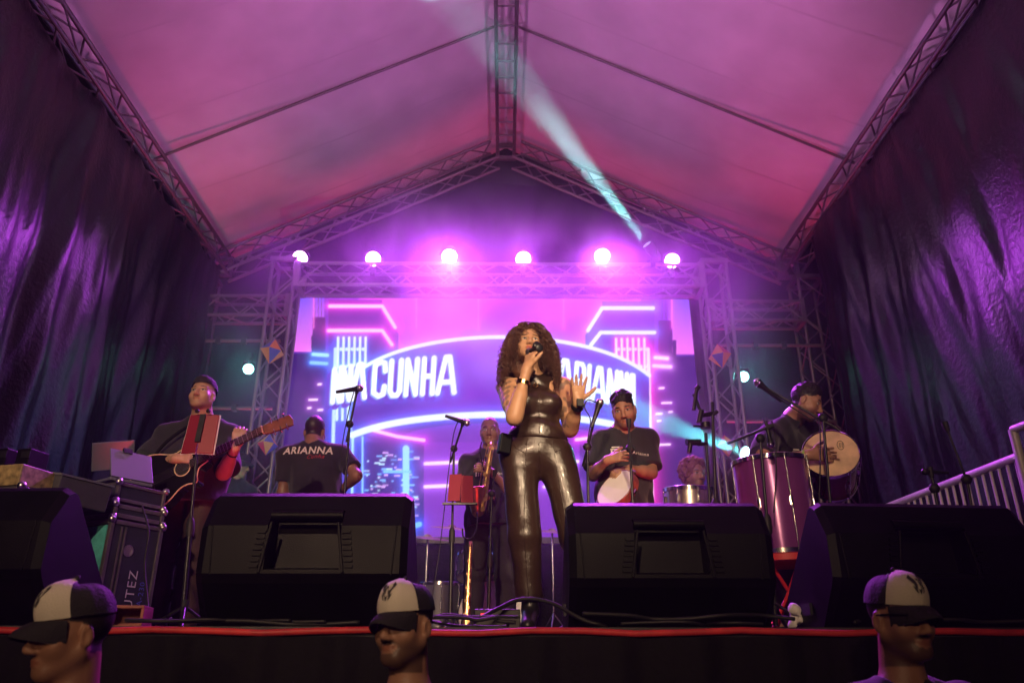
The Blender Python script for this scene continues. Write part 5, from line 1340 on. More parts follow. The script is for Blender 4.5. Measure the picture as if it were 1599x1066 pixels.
# ---------------------------------------------------------------- saxophone
def sax():
    t = thing('saxophone', P(752, 800, 5.7), 'golden saxophone hanging in front of the saxophonist', 'saxophone')
    mo = P(768, 692, 5.94); top = P(766, 702, 5.80); bow = P(752, 797, 5.74); bel = P(740, 762, 5.68)
    pts = bez([mo, lerp(mo, top, .55)+np.array((0, 0, 0.025)), top, lerp(top, bow, .5), bow+np.array((0.004, 0, 0.03)), bow+np.array((-0.03, -0.01, -0.015)), P(743, 790, 5.70), bel], 50)
    n_ = len(pts); rad = [0.010+0.038*(i/(n_-1))**1.2 for i in range(n_)]
    for i in range(n_-8, n_): rad[i] += 0.0042*(i-(n_-8))**1.15*0.9
    b = MB(); b.tube(pts, rad, 14, False); b.build('tube', M['brass'], t, smooth=180)
    d = unit(pts[-1]-pts[-3]); b = MB(); b.lathe(pts[-1], d, [(-0.004, rad[-1]), (0.002, rad[-1]+0.005), (0.006, rad[-1]), (0.0, rad[-1]-0.004), (-0.06, 0.03)], 20, False); b.build('bell_rim', M['brass'], t, smooth=60)
    b = MB(); b.tube([mo, mo+np.array((0.0, 0.05, -0.005))], [0.010, 0.006], 8); b.build('mouthpiece', M['rubber'], t)
    for i in range(11):
        q = pts[int(n_*0.2)+i*2]; b = MB(); sd = -1 if i % 2 else 1
        b.lathe(q+np.array((sd*0.012, -0.03-0.001*i, 0)), (sd*0.3, -1, 0.1), [(0, 0.012+0.0006*i), (0.005, 0.012+0.0006*i)], 12); b.build('key', M['brass'], t)
    for sd in (-1, 1): b = MB(); b.tube([pts[int(n_*0.22)]+np.array((sd*0.025, -0.03, 0)), pts[int(n_*0.66)]+np.array((sd*0.034, -0.035, 0))], 0.003, 6); b.build('key_rod', M['brass'], t)
    b = MB(); b.tube(bez([P(757, 740, 5.76), P(750, 705, 5.85), P(752, 690, 6.0)], 10), 0.006, 6); b.build('neck_strap', M['cloth_black'], t)
    # straight soprano on a floor stand
    a, c_ = P(727, 985, 5.3), P(735, 845, 5.36); a[2] = FLOOR+0.05
    t = thing('soprano_saxophone', (a[0], a[1], FLOOR), 'straight golden saxophone standing upright on the floor stand', 'saxophone')
    b = MB(); b.tube([lerp(a, c_, s_) for s_ in np.linspace(0, 1, 14)], [0.045]+[0.030-0.018*s_ for s_ in np.linspace(0.05, 1, 13)], 12); b.build('tube', M['brass'], t, smooth=180)
    for i in range(10): b = MB(); q = lerp(a, c_, 0.15+0.07*i); b.lathe(q+np.array((0.008*(-1)**i, -0.02, 0)), (0.2*(-1)**i, -1, 0), [(0, 0.012-0.0005*i), (0.008, 0.012-0.0005*i)], 10); b.build('key', M['brass'], t)
    for k in range(3): pipe('stand_leg', (a[0], a[1], FLOOR+0.05), (a[0]+0.14*math.cos(k*2.09+0.5), a[1]+0.14*math.sin(k*2.09+0.5), FLOOR+0.008), 0.007, M['black_metal'], t)
sax()
# ---------------------------------------------------------------- drums
def drum(name, label, c, axis, r, L, shell, head, n_lug=8, hoop='chrome', cat='drum', r2=None, lugs=True):
    "c: centre of the playing head, axis points out of it"
    axis = unit(axis); c = np.array(c, float); r2 = r2 or r; e_ = c-axis*L
    t = thing(name, (c+e_)/2, label, cat)
    b = MB(); b.lathe(c, -axis, [(0.004, r), (0.02, r), (L*0.5, (r+r2)/2*1.0), (L-0.02, r2), (L, r2)], 40, False); b.build('shell', M[shell], t, smooth=60)
    b = MB(); b.lathe(c, axis, [(-0.003, r+0.002), (0.0, r-0.001), (0.001, r*0.6), (0.0012, 0.001)], 40); b.build('drumhead', M[head], t, smooth=40)
    b = MB(); b.lathe(e_, -axis, [(-0.003, r2+0.002), (0.0, r2-0.001), (0.001, 0.001)], 40); b.build('bottom_head', M['skin_drum'], t, smooth=40)
    for q, s_, rr in ((c, -1, r), (e_, 1, r2)):
        b = MB(); b.lathe(q+axis*s_*0.022, -axis*s_, [(0, rr+0.006), (0.0, rr+0.010), (0.024, rr+0.010), (0.027, rr+0.006), (0.024, rr+0.003)], 40, False); b.build('hoop', M[hoop], t, smooth=50)
    u = unit(np.cross(axis, (0.2, 0.9, 0.3))); v = np.cross(axis, u)
    for i in range(n_lug if lugs else 0):
        a = 2*math.pi*i/n_lug+0.3; d = u*math.cos(a)+v*math.sin(a)
        pipe('tension_rod', c+d*(r+0.014)+axis*0.0, e_+d*(r2+0.014), 0.0035, M['chrome'], t, 6)
        b = MB(); q = lerp(c, e_, 0.5)+d*((r+r2)/2+0.008); b.box(q, (0.018, 0.018, 0.05), np.stack([d, np.cross(axis, d), axis], 1)); b.build('lug', M['chrome'], t, bevel=0.003)
    return t
# pandeiro
pc_ = P(961, 762, 4.70); pax = unit((-0.66, -0.56, 0.50))
t = thing('pandeiro', pc_, 'white-skinned pandeiro held tilted by the percussionist', 'pandeiro')
b = MB(); b.lathe(pc_, pax, [(-0.045, 0.132), (-0.045, 0.140), (0, 0.140), (0.003, 0.137), (0.003, 0.132)], 40, False); b.build('rim', M['wood_red'], t, smooth=40)
b = MB(); b.lathe(pc_+pax*0.002, pax, [(0, 0.137), (0.001, 0.08), (0.001, 0.001)], 40); b.build('drumhead', M['skin_drum'], t, smooth=60)
u = unit(np.cross(pax, (0, 0, 1))); v = np.cross(pax, u)
for i in range(5):
    d = u*math.cos(i*1.257+0.4)+v*math.sin(i*1.257+0.4)
    for s_ in (0.0, 0.012): b = MB(); b.lathe(pc_-pax*(0.018+s_)+d*0.138, pax, [(0, 0.024), (0.003, 0.012), (0.003, 0.002)], 16); b.build('jingle', M['chrome'], t, smooth=40)
V, F = text_verts('PANDEIRO', 0.02)
# surdo on a red stool
top = P(1206, 713, 4.32); top_z = top[2]; bz = P(1218, 858, 4.20)[2]
sc_ = np.array((top[0]+0.01, 4.42, top_z)); L = top_z-bz
drum('surdo', 'tall purple bass drum with chrome hoops standing on a red stool', sc_, (-0.03, -0.02, 1), 0.205, L, 'purple_shell', 'skin_drum', 8)
t = thing('red_stool', (sc_[0]+0.02, sc_[1], FLOOR), 'bright red padded stool carrying the purple drum', 'stool')
b = MB(); b.lathe((sc_[0]+0.025, sc_[1], bz-0.052), (0, 0, 1), [(0, 0.19), (0.008, 0.205), (0.04, 0.205), (0.046, 0.19)], 36); b.build('seat', M['red_cloth'], t, smooth=40)
for k in range(4):
    a = k*math.pi/2+0.4
    pipe('leg', (sc_[0]+0.02+0.1*math.cos(a), sc_[1]+0.1*math.sin(a), bz-0.05), (sc_[0]+0.02-0.17*math.cos(a), sc_[1]-0.17*math.sin(a), FLOOR+0.005), 0.010, M['red_cloth'], t)
# hand drum with natural head
hc = P(1297, 707, 4.44)
t = drum('hand_drum', 'red hand drum with a natural skin head under the right drummer\'s palm', hc, (-0.34, -0.86, 0.30), 0.150, 0.34, 'red_shell', 'skin_nat', 8, 'chrome', r2=0.125)
hax = unit((-0.34, -0.86, 0.30)); xd = unit(np.cross((0, 0, 1), -hax)); xd = -xd if xd[0] < 0 else xd; yd = np.cross(hax, xd); yd = -yd if yd[2] < 0 else yd
b = MB(); lc = hc+hax*0.003+xd*0.06+yd*0.045
b.tube([lc+xd*0.018*math.cos(a)+yd*0.03*math.sin(a) for a in np.linspace(0, 6.28, 20)], 0.0016, 5)
for k in range(3): b.tube([lc+xd*(-0.01+0.009*k)+yd*(-0.016), lc+xd*(-0.006+0.009*k)+yd*0.002, lc+xd*(-0.004+0.009*k)+yd*0.016], 0.0018, 5)
b.build('maker_mark', M['print_dark'], t)
pipe('drum_hanger', hc-hax*0.3, hc-hax*0.3+np.array((0.02, 0.14, -0.02)), 0.01, M['chrome'], t)
# silver drum
sd = P(1077, 764, 5.45)
drum('silver_drum', 'shallow silver drum in front of the curly haired drummer', sd, (0.02, -0.06, 1), 0.175, 0.16, 'silver_shell', 'skin_drum', 8)
t = thing('snare_stand', (sd[0], sd[1], FLOOR), 'chrome tripod stand under the silver drum', 'drum stand')
pipe('column', (sd[0], sd[1], FLOOR+0.2), (sd[0], sd[1], sd[2]-0.2), 0.014, M['chrome'], t)
for k in range(3):
    a = k*2.09+0.6
    pipe('leg', (sd[0], sd[1], FLOOR+0.35), (sd[0]+0.26*math.cos(a), sd[1]+0.26*math.sin(a), FLOOR+0.008), 0.009, M['chrome'], t)
    pipe('basket_arm', (sd[0], sd[1], sd[2]-0.21), (sd[0]+0.165*math.cos(a), sd[1]+0.165*math.sin(a), sd[2]-0.165), 0.008, M['chrome'], t)
# drum kit in the smoke
kc = np.array((P(768, 925, 7.1)[0], 7.1, FLOOR+0.28))
drum('bass_drum', 'large bass drum of the kit behind the saxophonist', kc-np.array((0, 0.2, 0)), (0, -1, 0.02), 0.27, 0.4, 'console', 'skin_drum', 10)
for nm, lb, px, py, r_, L_, tilt in (('tom_drum', 'left small tom above the bass drum', 738, 868, 0.13, 0.2, 0.35), ('tom_drum', 'right small tom above the bass drum', 793, 868, 0.14, 0.21, 0.35)):
    c_ = P(px, py, 7.0); drum(nm, lb, c_, (0, 0.35, 1), r_, L_, 'console', 'skin_drum', 6)
    pipe('tom_arm', c_-np.array((0, 0.07, 0.15)), (c_[0]*0.5+kc[0]*0.5, 7.1, kc[2]+0.25), 0.012, M['chrome'], bpy.data.objects['tom_drum' if px == 738 else 'tom_drum.001'])
ft = np.array((P(690, 890, 7.15)[0], 7.15, FLOOR+0.55)); t = drum('floor_tom', 'floor tom standing left of the bass drum', ft, (0, 0, 1), 0.2, 0.38, 'console', 'skin_drum', 8)
for k in range(3): a = k*2.09; pipe('leg', ft+np.array((0.22*math.cos(a), 0.22*math.sin(a), -0.15)), (ft[0]+0.23*math.cos(a), ft[1]+0.23*math.sin(a), FLOOR+0.005), 0.008, M['chrome'], t)
for lb, px, py, r_, D in (('cymbal on a stand at the left of the drum kit', 668, 838, 0.2, 7.0), ('cymbal on a stand just left of the saxophonist', 706, 823, 0.19, 6.9), ('cymbal on a stand right of the singer\'s legs', 862, 829, 0.2, 7.0)):
    c_ = P(px, py, D); t = thing('cymbal', (c_[0], c_[1], FLOOR), lb, 'cymbal', 'cymbals of the drum kit')
    b = MB(); b.lathe(c_, unit((0.1, -0.18, 1)), [(-0.012, r_), (0.0, r_*0.55), (0.005, r_*0.2), (0.02, r_*0.12), (0.026, 0.004)], 32, False); b.build('plate', M['cymbal'], t, smooth=180)
    pipe('stand', (c_[0], c_[1], FLOOR+0.25), c_, 0.010, M['chrome'], t)
    for k in range(3): a = k*2.09+0.3; pipe('leg', (c_[0], c_[1], FLOOR+0.3), (c_[0]+0.25*math.cos(a), c_[1]+0.25*math.sin(a), FLOOR+0.006), 0.008, M['chrome'], t)

# ---------------------------------------------------------------- microphones and stands
def mic(label, tip, d, grille='steel', body='black_metal', s_=1.0, cable=None):
    "tip: centre of the grille, d: from grille back along the handle"
    d = unit(d); tip = np.array(tip, float)
    t = thing('microphone', tip, label, 'microphone')
    b = MB(); b.lathe(tip, d, [(0.012*s_, 0.023*s_), (0.022*s_, 0.022*s_), (0.035*s_, 0.017*s_), (0.15*s_, 0.011*s_), (0.165*s_, 0.011*s_)], 14); b.build('handle', M[body], t, smooth=50)
    b = MB(); b.ball(tip, 0.025*s_, 12); b.build('grille', M[grille], t, smooth=180)
    if cable: b = MB(); b.tube(bez(cable, 30), 0.0035, 6); b.build('cable', M['rubber'], t, smooth=180)
    return t
def stand_(label, base, jz, boom=None, joint=None, leg=0.26, ht=0.16, boom_r=0.008, nm='mic_stand', phase=0.5, r=0.0105):
    "tripod stand: pole up to jz at base, optional boom (a, b) and clutch"
    bx, by = base
    t = thing(nm, (bx, by, FLOOR), label, 'microphone stand', 'tripod stands on the stage')
    top = np.array(joint if joint is not None else (bx, by, jz)); foot = np.array((bx, by, FLOOR+0.05))
    mid = lerp(foot, top, 0.52)
    pipe('lower_pole', foot, mid, r*1.25, M['black_metal'], t); pipe('upper_pole', mid, top, r*0.8, M['black_metal'], t)
    b = MB(); b.lathe(mid, unit(top-foot), [(-0.05, r*1.9), (-0.02, r*2.2), (0.03, r*2.0), (0.05, r*1.2)], 10); b.build('clutch', M['rubber'], t, smooth=50)
    for k in range(3):
        a = phase+k*2.094
        pipe('leg', (bx, by, FLOOR+ht), (bx+leg*math.cos(a), by+leg*math.sin(a), FLOOR+0.012), 0.009, M['black_metal'], t)
    b = MB(); b.lathe((bx, by, FLOOR+ht-0.03), (0, 0, 1), [(0, 0.02), (0.06, 0.02)], 10); b.build('hub', M['rubber'], t)
    if boom is not None:
        pipe('boom', boom[0], boom[1], boom_r, M['black_metal'], t)
        b = MB(); b.ball(top, (0.028, 0.022, 0.028), 8); b.build('boom_clutch', M['rubber'], t, smooth=60)
        e_ = np.array(boom[1]); d = unit(e_-np.array(boom[0])); b = MB(); b.lathe(e_-d*0.01, d, [(0, 0.012), (0.03, 0.016), (0.05, 0.017)], 10); b.build('mic_clip', M['rubber'], t)
    return t
# guitarist: stand with red folder holder
bx = P(288, 950, 4.35); jt = P(309, 690, 4.40)
st = stand_('thin grey stand holding the red folder in front of the guitarist', (bx[0]-0.005, 4.36), 0, joint=jt, phase=0.9)
fo = P(312, 676, 4.36)
t = thing('red_folder', fo, 'open red folder clipped on the stand before the guitarist\'s face', 'folder')
for sx in (-1, 1):
    b = MB(); b.box(fo+np.array((sx*0.043, 0.012, 0)), (0.088, 0.008, 0.24), rotm(z=sx*12, x=-8)); b.build('cover', M['red_folder'], t, bevel=0.002)
    b = MB(); b.box(fo+np.array((sx*0.046, 0.020, -0.001)), (0.094, 0.004, 0.246), rotm(z=sx*12, x=-8)); b.build('page', M['paper'], t)
    b = MB(); b.ball(fo+np.array((sx*0.032, -0.006, 0.13)), 0.014, 8); b.build('clip', M['rubber'], t)
b = MB(); b.box(fo+np.array((0, -0.004, 0.03)), (0.03, 0.012, 0.17), rotm(x=-8)); b.build('spine_clamp', M['black_metal'], t)
pipe('arm', fo+np.array((0, -0.004, -0.05)), jt, 0.009, M['black_metal'], t)
# boom stand in front of the man seen from behind
jt = P(546, 662, 5.1); e_ = P(557, 612, 5.08)
stand_('black stand with raised boom before the man seen from behind', (P(540, 772, 5.1)[0], 5.1), 0, joint=jt, boom=(P(541, 690, 5.1), e_))
mic('dark microphone in front of the lettering on the screen', P(562, 606, 5.06), unit((-0.8, 0.1, -0.1)), cable=[P(553, 610, 5.08), P(545, 640, 5.07), P(534, 700, 5.06), P(533, 770, 5.06)])
# sax stand
jt = P(709, 700, 5.55); stand_('black boom stand left of the saxophonist', (P(703, 960, 5.55)[0], 5.55), 0, joint=jt, boom=(P(703, 722, 5.58), P(722, 663, 5.45)))
mic('microphone pointing at the saxophonist', P(729, 660, 5.44), (-0.75, 0, 0.25), cable=[P(716, 655, 5.45), P(708, 680, 5.5), P(700, 740, 5.52), P(686, 860, 5.5), P(668, 975, 5.4)])
fo = P(719, 761, 5.45); t = thing('red_folder', fo, 'red music folder on the stand left of the saxophonist', 'folder')
b = MB(); b.box(fo+np.array((-0.04, 0, 0)), (0.085, 0.008, 0.20), rotm(z=-8, x=-12)); b.build('cover', M['red_folder'], t); b = MB(); b.box(fo+np.array((0.045, 0, -0.01)), (0.085, 0.008, 0.20), rotm(z=10, x=-12)); b.build('cover', M['red_folder'], t)
b = MB(); b.box(fo+np.array((0, -0.012, -0.115)), (0.24, 0.03, 0.012)); b.build('ledge', M['black_metal'], t); b = MB(); b.box(fo+np.array((-0.03, 0.04, -0.03)), (0.03, 0.09, 0.03)); b.build('holder', M['black_metal'], t)
stand_('thin black stand in front of the saxophonist', (P(762, 960, 5.6)[0], 5.6), 0, joint=P(768, 770, 5.6), boom=(P(762, 800, 5.62), P(772, 742, 5.58)), boom_r=0.006)
# percussionist stands
jt = P(917, 697, 4.62); stand_('black boom stand left of the pandeiro player', (P(916, 790, 4.62)[0], 4.62), 0, joint=jt, boom=(P(910, 728, 4.65), P(932, 640, 4.55)), phase=1.2)
mic('microphone near the pandeiro player\'s shoulder', P(937, 628, 4.54), unit((-0.3, 0, -0.8)), cable=[P(931, 628, 4.55), P(918, 624, 4.55), P(913, 636, 4.56), P(922, 656, 4.57), P(917, 690, 4.6)])
stand_('thin black stand rising in front of the pandeiro player', (P(986, 790, 4.55)[0], 4.55), 0, joint=P(984, 700, 4.55), boom=(P(985, 735, 4.55), P(982, 664, 4.5)), boom_r=0.006, phase=0.1)
# hardware stand with clamps
bs_ = P(1106, 790, 4.9); t = stand_('chrome hardware stand with several clamps beside the silver drum', (bs_[0], 4.9), 0, joint=P(1112, 628, 4.9), nm='clamp_stand', r=0.014)
b2 = stand_('second black pole with a ball clamp next to the hardware stand', (P(1101, 790, 4.95)[0], 4.95), 0, joint=P(1102, 676, 4.95), nm='clamp_stand', r=0.013, phase=1.6)
for (a, c_, r_) in ((P(1112, 645, 4.9), P(1096, 648, 4.88), 0.016), (P(1096, 648, 4.88), P(1083, 615, 4.86), 0.011), (P(1088, 605, 4.86), P(1083, 640, 4.86), 0.014), (P(1112, 648, 4.9), P(1120, 642, 4.9), 0.014), (P(1095, 640, 4.87), P(1091, 660, 4.87), 0.018), (P(1087, 608, 4.86), P(1091, 603, 4.86), 0.017)):
    b = MB(); b.tube([a, c_], r_, 8); b.build('clamp', M['black_metal'], t, smooth=50)
for (a, c_, r_) in ((P(1102, 668, 4.95), P(1101, 660, 4.95), 0.035), (P(1100, 665, 4.95), P(1083, 665, 4.93), 0.007), (P(1103, 692, 4.95), P(1090, 693, 4.93), 0.014), (P(1093, 690, 4.93), P(1072, 690, 4.91), 0.022), (P(1078, 693, 4.91), P(1076, 707, 4.91), 0.016)):
    b = MB(); b.tube([a, c_], r_, 8); b.build('clamp', M['black_metal'], b2, smooth=50)
# right boom over the hand drum
jt = P(1285, 652, 4.12); stand_('black stand with a long boom reaching over the purple drum', (P(1286, 800, 4.12)[0], 4.12), 0, joint=jt, boom=(P(1312, 672, 4.1), P(1192, 603, 4.2)), phase=0.2)
mic('microphone with a shiny grille at the end of the long boom', P(1183, 597, 4.2), unit(P(1192, 604, 4.2)-P(1183, 597, 4.2)), 'chrome', cable=[P(1196, 604, 4.2), P(1225, 628, 4.17), P(1262, 652, 4.14), P(1280, 668, 4.11), P(1279, 800, 4.1)])
jt = P(1187, 684, 4.08); stand_('black stand with a short level boom before the purple drum', (P(1190, 800, 4.08)[0], 4.08), 0, joint=jt, boom=(P(1136, 692, 4.1), P(1196, 668, 4.06)), phase=1.0)
mic('small microphone hanging down over the purple drum head', P(1204, 694, 4.06), unit((-0.1, 0, 1)), 'chrome', s_=0.8, cable=[P(1202, 668, 4.06), P(1206, 660, 4.08), P(1212, 720, 4.09), P(1208, 800, 4.1)])
# two small stands by the railing
jt = P(1459, 762, 3.8); stand_('short black stand with a gooseneck before the railing', (P(1461, 800, 3.8)[0], 3.8), 0, joint=jt, boom=(P(1462, 772, 3.8), P(1454, 742, 3.8)), phase=0.4)
mic('small dark microphone bent over near the railing', P(1444, 736, 3.8), unit((0.9, 0, -0.05)), 'black_metal', s_=0.7)
jt = P(1509, 748, 3.75); stand_('black stand with a thin rod leaning in front of the railing', (P(1511, 800, 3.75)[0], 3.75), 0, joint=jt, boom=(P(1510, 750, 3.75), P(1479, 671, 3.75)), boom_r=0.006, phase=0.8)
# ---------------------------------------------------------------- railing on the right
rz = FLOOR+1.0
A_ = PZ(1399, 786, rz); Bq = PZ(1592, 712, rz); dx = Bq-A_
t = thing('railing', (A_[0], A_[1], FLOOR), 'metal railing with upright bars on the right side of the stage', 'railing')
pipe('top_rail', A_-dx*0.25, Bq, 0.026, M['white_rail'], t, 10); lowz = np.array((0, 0, -0.88))
pipe('bottom_rail', A_-dx*0.25+lowz, Bq+lowz, 0.02, M['white_rail'], t, 10)
for i in range(22): q = lerp(A_-dx*0.22, Bq-dx*0.03, i/21.0); pipe('baluster', q+lowz, q, 0.0095, M['white_rail'], t)
pipe('post', (Bq[0], Bq[1], FLOOR), (Bq[0], Bq[1], rz+0.16), 0.026, M['white_rail'], t, 10)
pipe('post', (A_-dx*0.25)*np.array((1, 1, 0))+np.array((0, 0, FLOOR)), (A_-dx*0.25), 0.026, M['white_rail'], t, 10)
pipe('handrail_return', (Bq[0], Bq[1], rz+0.16), (Bq[0]+0.1, Bq[1]-0.6, rz+0.16), 0.024, M['white_rail'], t, 10)
# ---------------------------------------------------------------- paper lanterns on the towers
def lantern(px, py, D, s_, label, rot):
    c_ = P(px, py, D); t = thing('paper_lantern', c_, label, 'lantern', 'coloured paper lanterns')
    Rm = rotm(z=rot, y=6)
    eq = [c_+Rm @ (np.array((math.cos(a), math.sin(a), 0))*s_) for a in np.linspace(0, 2*math.pi, 6, endpoint=False)+0.2]
    tp, bt = c_+Rm @ np.array((0, 0, s_*1.15)), c_-Rm @ np.array((0, 0, s_*1.1))
    mu = ['l_orange', 'l_red', 'l_yellow', 'l_blue', 'l_orange', 'l_red']; ml = ['l_blue', 'l_orange', 'l_red', 'l_orange', 'l_blue', 'l_yellow']
    for i in range(6):
        b = MB(); b.add([eq[i], eq[(i+1) % 6], tp], [(0, 1, 2)]); b.build('upper_panel', M[mu[i]], t)
        b = MB(); b.add([eq[i], eq[(i+1) % 6], bt], [(0, 1, 2)]); b.build('lower_panel', M[ml[i]], t)
    pipe('string', tp, tp+np.array((0, 0.02, 0.25)), 0.002, M['rubber'], t, 5)
lantern(425, 549, 7.5, 0.125, 'red, orange and blue paper lantern on the left tower', 20)
lantern(1124, 556, 7.5, 0.12, 'red, orange and blue paper lantern on the right tower', 200)
lantern(418, 694, 7.5, 0.10, 'small paper lantern low on the left tower behind the guitar head', 70)
lantern(1134, 696, 7.5, 0.10, 'faded paper lantern low on the right tower', 120)

# ---------------------------------------------------------------- gear at the left
def obox(c, size, yaw): return np.array(c, float), np.array(size, float), rotm(z=yaw)
def flight_case(label, cx, cy, z0, size, yaw, faces=None, nm='flight_case', edge=0.022):
    w_, d_, h_ = size; Rz = rotm(z=yaw); c_ = np.array((cx, cy, z0+h_/2))
    t = thing(nm, (cx, cy, z0), label, 'flight case')
    b = MB(); b.box(c_, (w_-0.01, d_-0.01, h_-0.01), Rz); body = b.build('body', M['case_lam'], t)
    for sx in (-1, 1):
        for sy in (-1, 1):
            b = MB(); b.box(c_+Rz @ np.array((sx*(w_/2-edge/2+0.004), sy*(d_/2-edge/2+0.004), 0)), (edge, edge, h_), Rz); b.build('edge', M['alu'], t, bevel=0.002)
    for sz in (-1, 1):
        for sy in (-1, 1):
            b = MB(); b.box(c_+Rz @ np.array((0, sy*(d_/2-edge/2+0.003), sz*(h_/2-edge/2))), (w_-2*edge, edge, edge), Rz); b.build('edge', M['alu'], t, bevel=0.002)
        for sx in (-1, 1):
            b = MB(); b.box(c_+Rz @ np.array((sx*(w_/2-edge/2+0.003), 0, sz*(h_/2-edge/2))), (edge, d_-2*edge, edge), Rz); b.build('edge', M['alu'], t, bevel=0.002)
    for sx in (-1, 1):
        for sy in (-1, 1):
            for sz in (-1, 1): b = MB(); b.ball(c_+Rz @ np.array((sx*w_/2, sy*d_/2, sz*h_/2))*1.0, 0.022, 8); b.build('ball_corner', M['steel'], t, smooth=180)
    return t, c_, Rz
q0 = P(190, 815, 4.25); H1 = q0[2]-FLOOR
rcx, rcy = P(170, 880, 4.35)[0], 4.36
t, cc_, Rz = flight_case('tall road case with a pale teal-lit side panel and blue lettering', rcx, rcy, FLOOR, (0.32, 0.34, H1), 62)
b = MB(); b.box(cc_+Rz @ np.array((-0.157, 0, 0)), (0.006, 0.285, H1-0.06), Rz); b.build('side_panel', M['case_teal_lit'], t)
for x in (-0.09, -0.065): b = MB(); b.box(cc_+Rz @ np.array((x, -0.168, 0)), (0.008, 0.006, H1-0.06), Rz); b.build('trim_strip', M['alu'], t)
b = MB(); b.lathe(cc_+Rz @ np.array((-0.03, -0.166, 0.14)), Rz @ np.array((0, -1, 0)), [(0, 0.03), (0.006, 0.03), (0.006, 0.022), (0.002, 0.022)], 16); b.build('latch', M['steel'], t)
xd = np.array((0, 0, 1.0)); yd = Rz @ np.array((-1.0, 0, 0))
M['print_blue'] = mat('blue_print', (0.10, 0.12, 0.6), 0.5); M['print_violet'] = mat('pale_print', (0.6, 0.55, 0.65), 0.5)
V, F = text_verts('AUTEZ', 0.075); decal('lettering', V, F, cc_+Rz @ np.array((0.05, -0.1705, -0.08)), xd, yd, None, M['print_violet'], t)
V, F = text_verts('LA-230', 0.045); decal('lettering', V, F, cc_+Rz @ np.array((0.105, -0.1705, -0.08)), xd, yd, None, M['print_blue'], t)
t, c2, Rz2 = flight_case('open shallow case with aluminium edges stacked on the tall road case', rcx, rcy, FLOOR+H1+0.012, (0.31, 0.33, 0.07), 62, nm='rack_tray')
t, c3, Rz3 = flight_case('upper shallow rack case under the laptops', rcx, rcy, FLOOR+H1+0.012+0.085, (0.30, 0.31, 0.10), 62, nm='rack_case', edge=0.018)
def laptop(label, c_, yaw, w_=0.33, d_=0.22, ang=70, nm='laptop'):
    Rz = rotm(z=yaw); t = thing(nm, c_, label, 'laptop'); c_ = np.array(c_, float)
    b = MB(); b.box(c_+np.array((0, 0, 0.009)), (w_, d_, 0.016), Rz); b.build('base', M['lid'], t, bevel=0.003)
    rl = Rz @ rotm(x=-(90-ang)); hp_ = c_+Rz @ np.array((0, -d_/2, 0.02))
    b = MB(); b.box(hp_+rl @ np.array((0, 0, d_/2)), (w_, 0.008, d_), rl); ld = b.build('lid', M['lid'], t, bevel=0.003)
    b = MB(); b.box(hp_+rl @ np.array((0, 0.006, d_/2)), (w_-0.02, 0.003, d_-0.02), rl); b.build('screen', M['rubber'], ld)
    b = MB(); b.box(hp_+rl @ np.array((-0.02, -0.004, d_)), (0.05, 0.014, 0.03), rl); b.build('clip', M['rubber'], ld)
ztop = FLOOR+H1+0.012+0.085+0.118
laptop('open silver laptop with its back turned, on the rack cases', (rcx-0.0, rcy-0.02, ztop), 52, w_=0.24, d_=0.18, ang=66)
mz = FLOOR+H1+0.30
lt_ = P(178, 706, 4.8)
t = thing('tablet_stand', (lt_[0], lt_[1], FLOOR), 'tilted tablet on a pole behind the laptop', 'tablet')
b = MB(); b.box(lt_+np.array((0, 0, -0.02)), (0.24, 0.01, 0.18), rotm(x=28, z=35, y=-14)); b.build('tablet', M['lid'], t, bevel=0.004); pipe('pole', (lt_[0], lt_[1]+0.03, FLOOR), lt_+np.array((0, 0.03, -0.04)), 0.012, M['black_metal'], t)
# console on a box
mc_ = P(84, 766, 4.02)
t = thing('mixing_console', mc_, 'long dark grey mixing console seen from its back', 'mixer')
Rc = rotm(z=-24) @ rotm(y=9)
b = MB(); b.box(mc_, (0.46, 0.30, 0.13), Rc); bd = b.build('body', M['console'], t, bevel=0.006)
b = MB(); b.box(mc_+Rc @ np.array((0, 0, 0.069)), (0.47, 0.31, 0.01), Rc); b.build('top_lip', M['lid'], t)
for x in (-0.02, 0.12): b = MB(); b.box(mc_+Rc @ np.array((x, -0.152, -0.015)), (0.07, 0.005, 0.05), Rc); b.build('vent_panel', M['black_metal'], t)
flight_case('low road case carrying the mixing console', mc_[0]-0.1, mc_[1]+0.06, FLOOR, (0.3, 0.28, mc_[2]-0.12-FLOOR), -24)
am = P(22, 752, 3.78)
t = thing('amplifier', am, 'small amplifier with a worn golden front at the left edge', 'amplifier')
b = MB(); b.box(am, (0.32, 0.26, 0.10), rotm(z=-14)); b.build('body', M['amp_gold'], t, bevel=0.005)
b = MB(); b.box(am+np.array((0.13, -0.10, 0)), (0.012, 0.02, 0.09), rotm(z=-14)); b.build('corner_bracket', M['steel'], t)
flight_case('dark case under the small amplifier at the left edge', am[0]-0.02, am[1]+0.05, FLOOR, (0.42, 0.34, am[2]-0.055-FLOOR), -14)
for (px, lb) in ((12, 'left of the two dark boxes on the amplifier'), (48, 'right of the two dark boxes on the amplifier')):
    c_ = P(px, 727, 3.78); c_[2] = am[2]+0.05+0.05; t = thing('power_unit', c_, lb, 'box'); b = MB(); b.box(c_, (0.075, 0.12, 0.10), rotm(z=-14)); b.build('housing', M['black_plastic'], t, bevel=0.004); b = MB(); b.box(c_+np.array((0.0, -0.062, 0.02)), (0.05, 0.004, 0.03), rotm(z=-14)); b.build('face_plate', M['black_metal'], t)
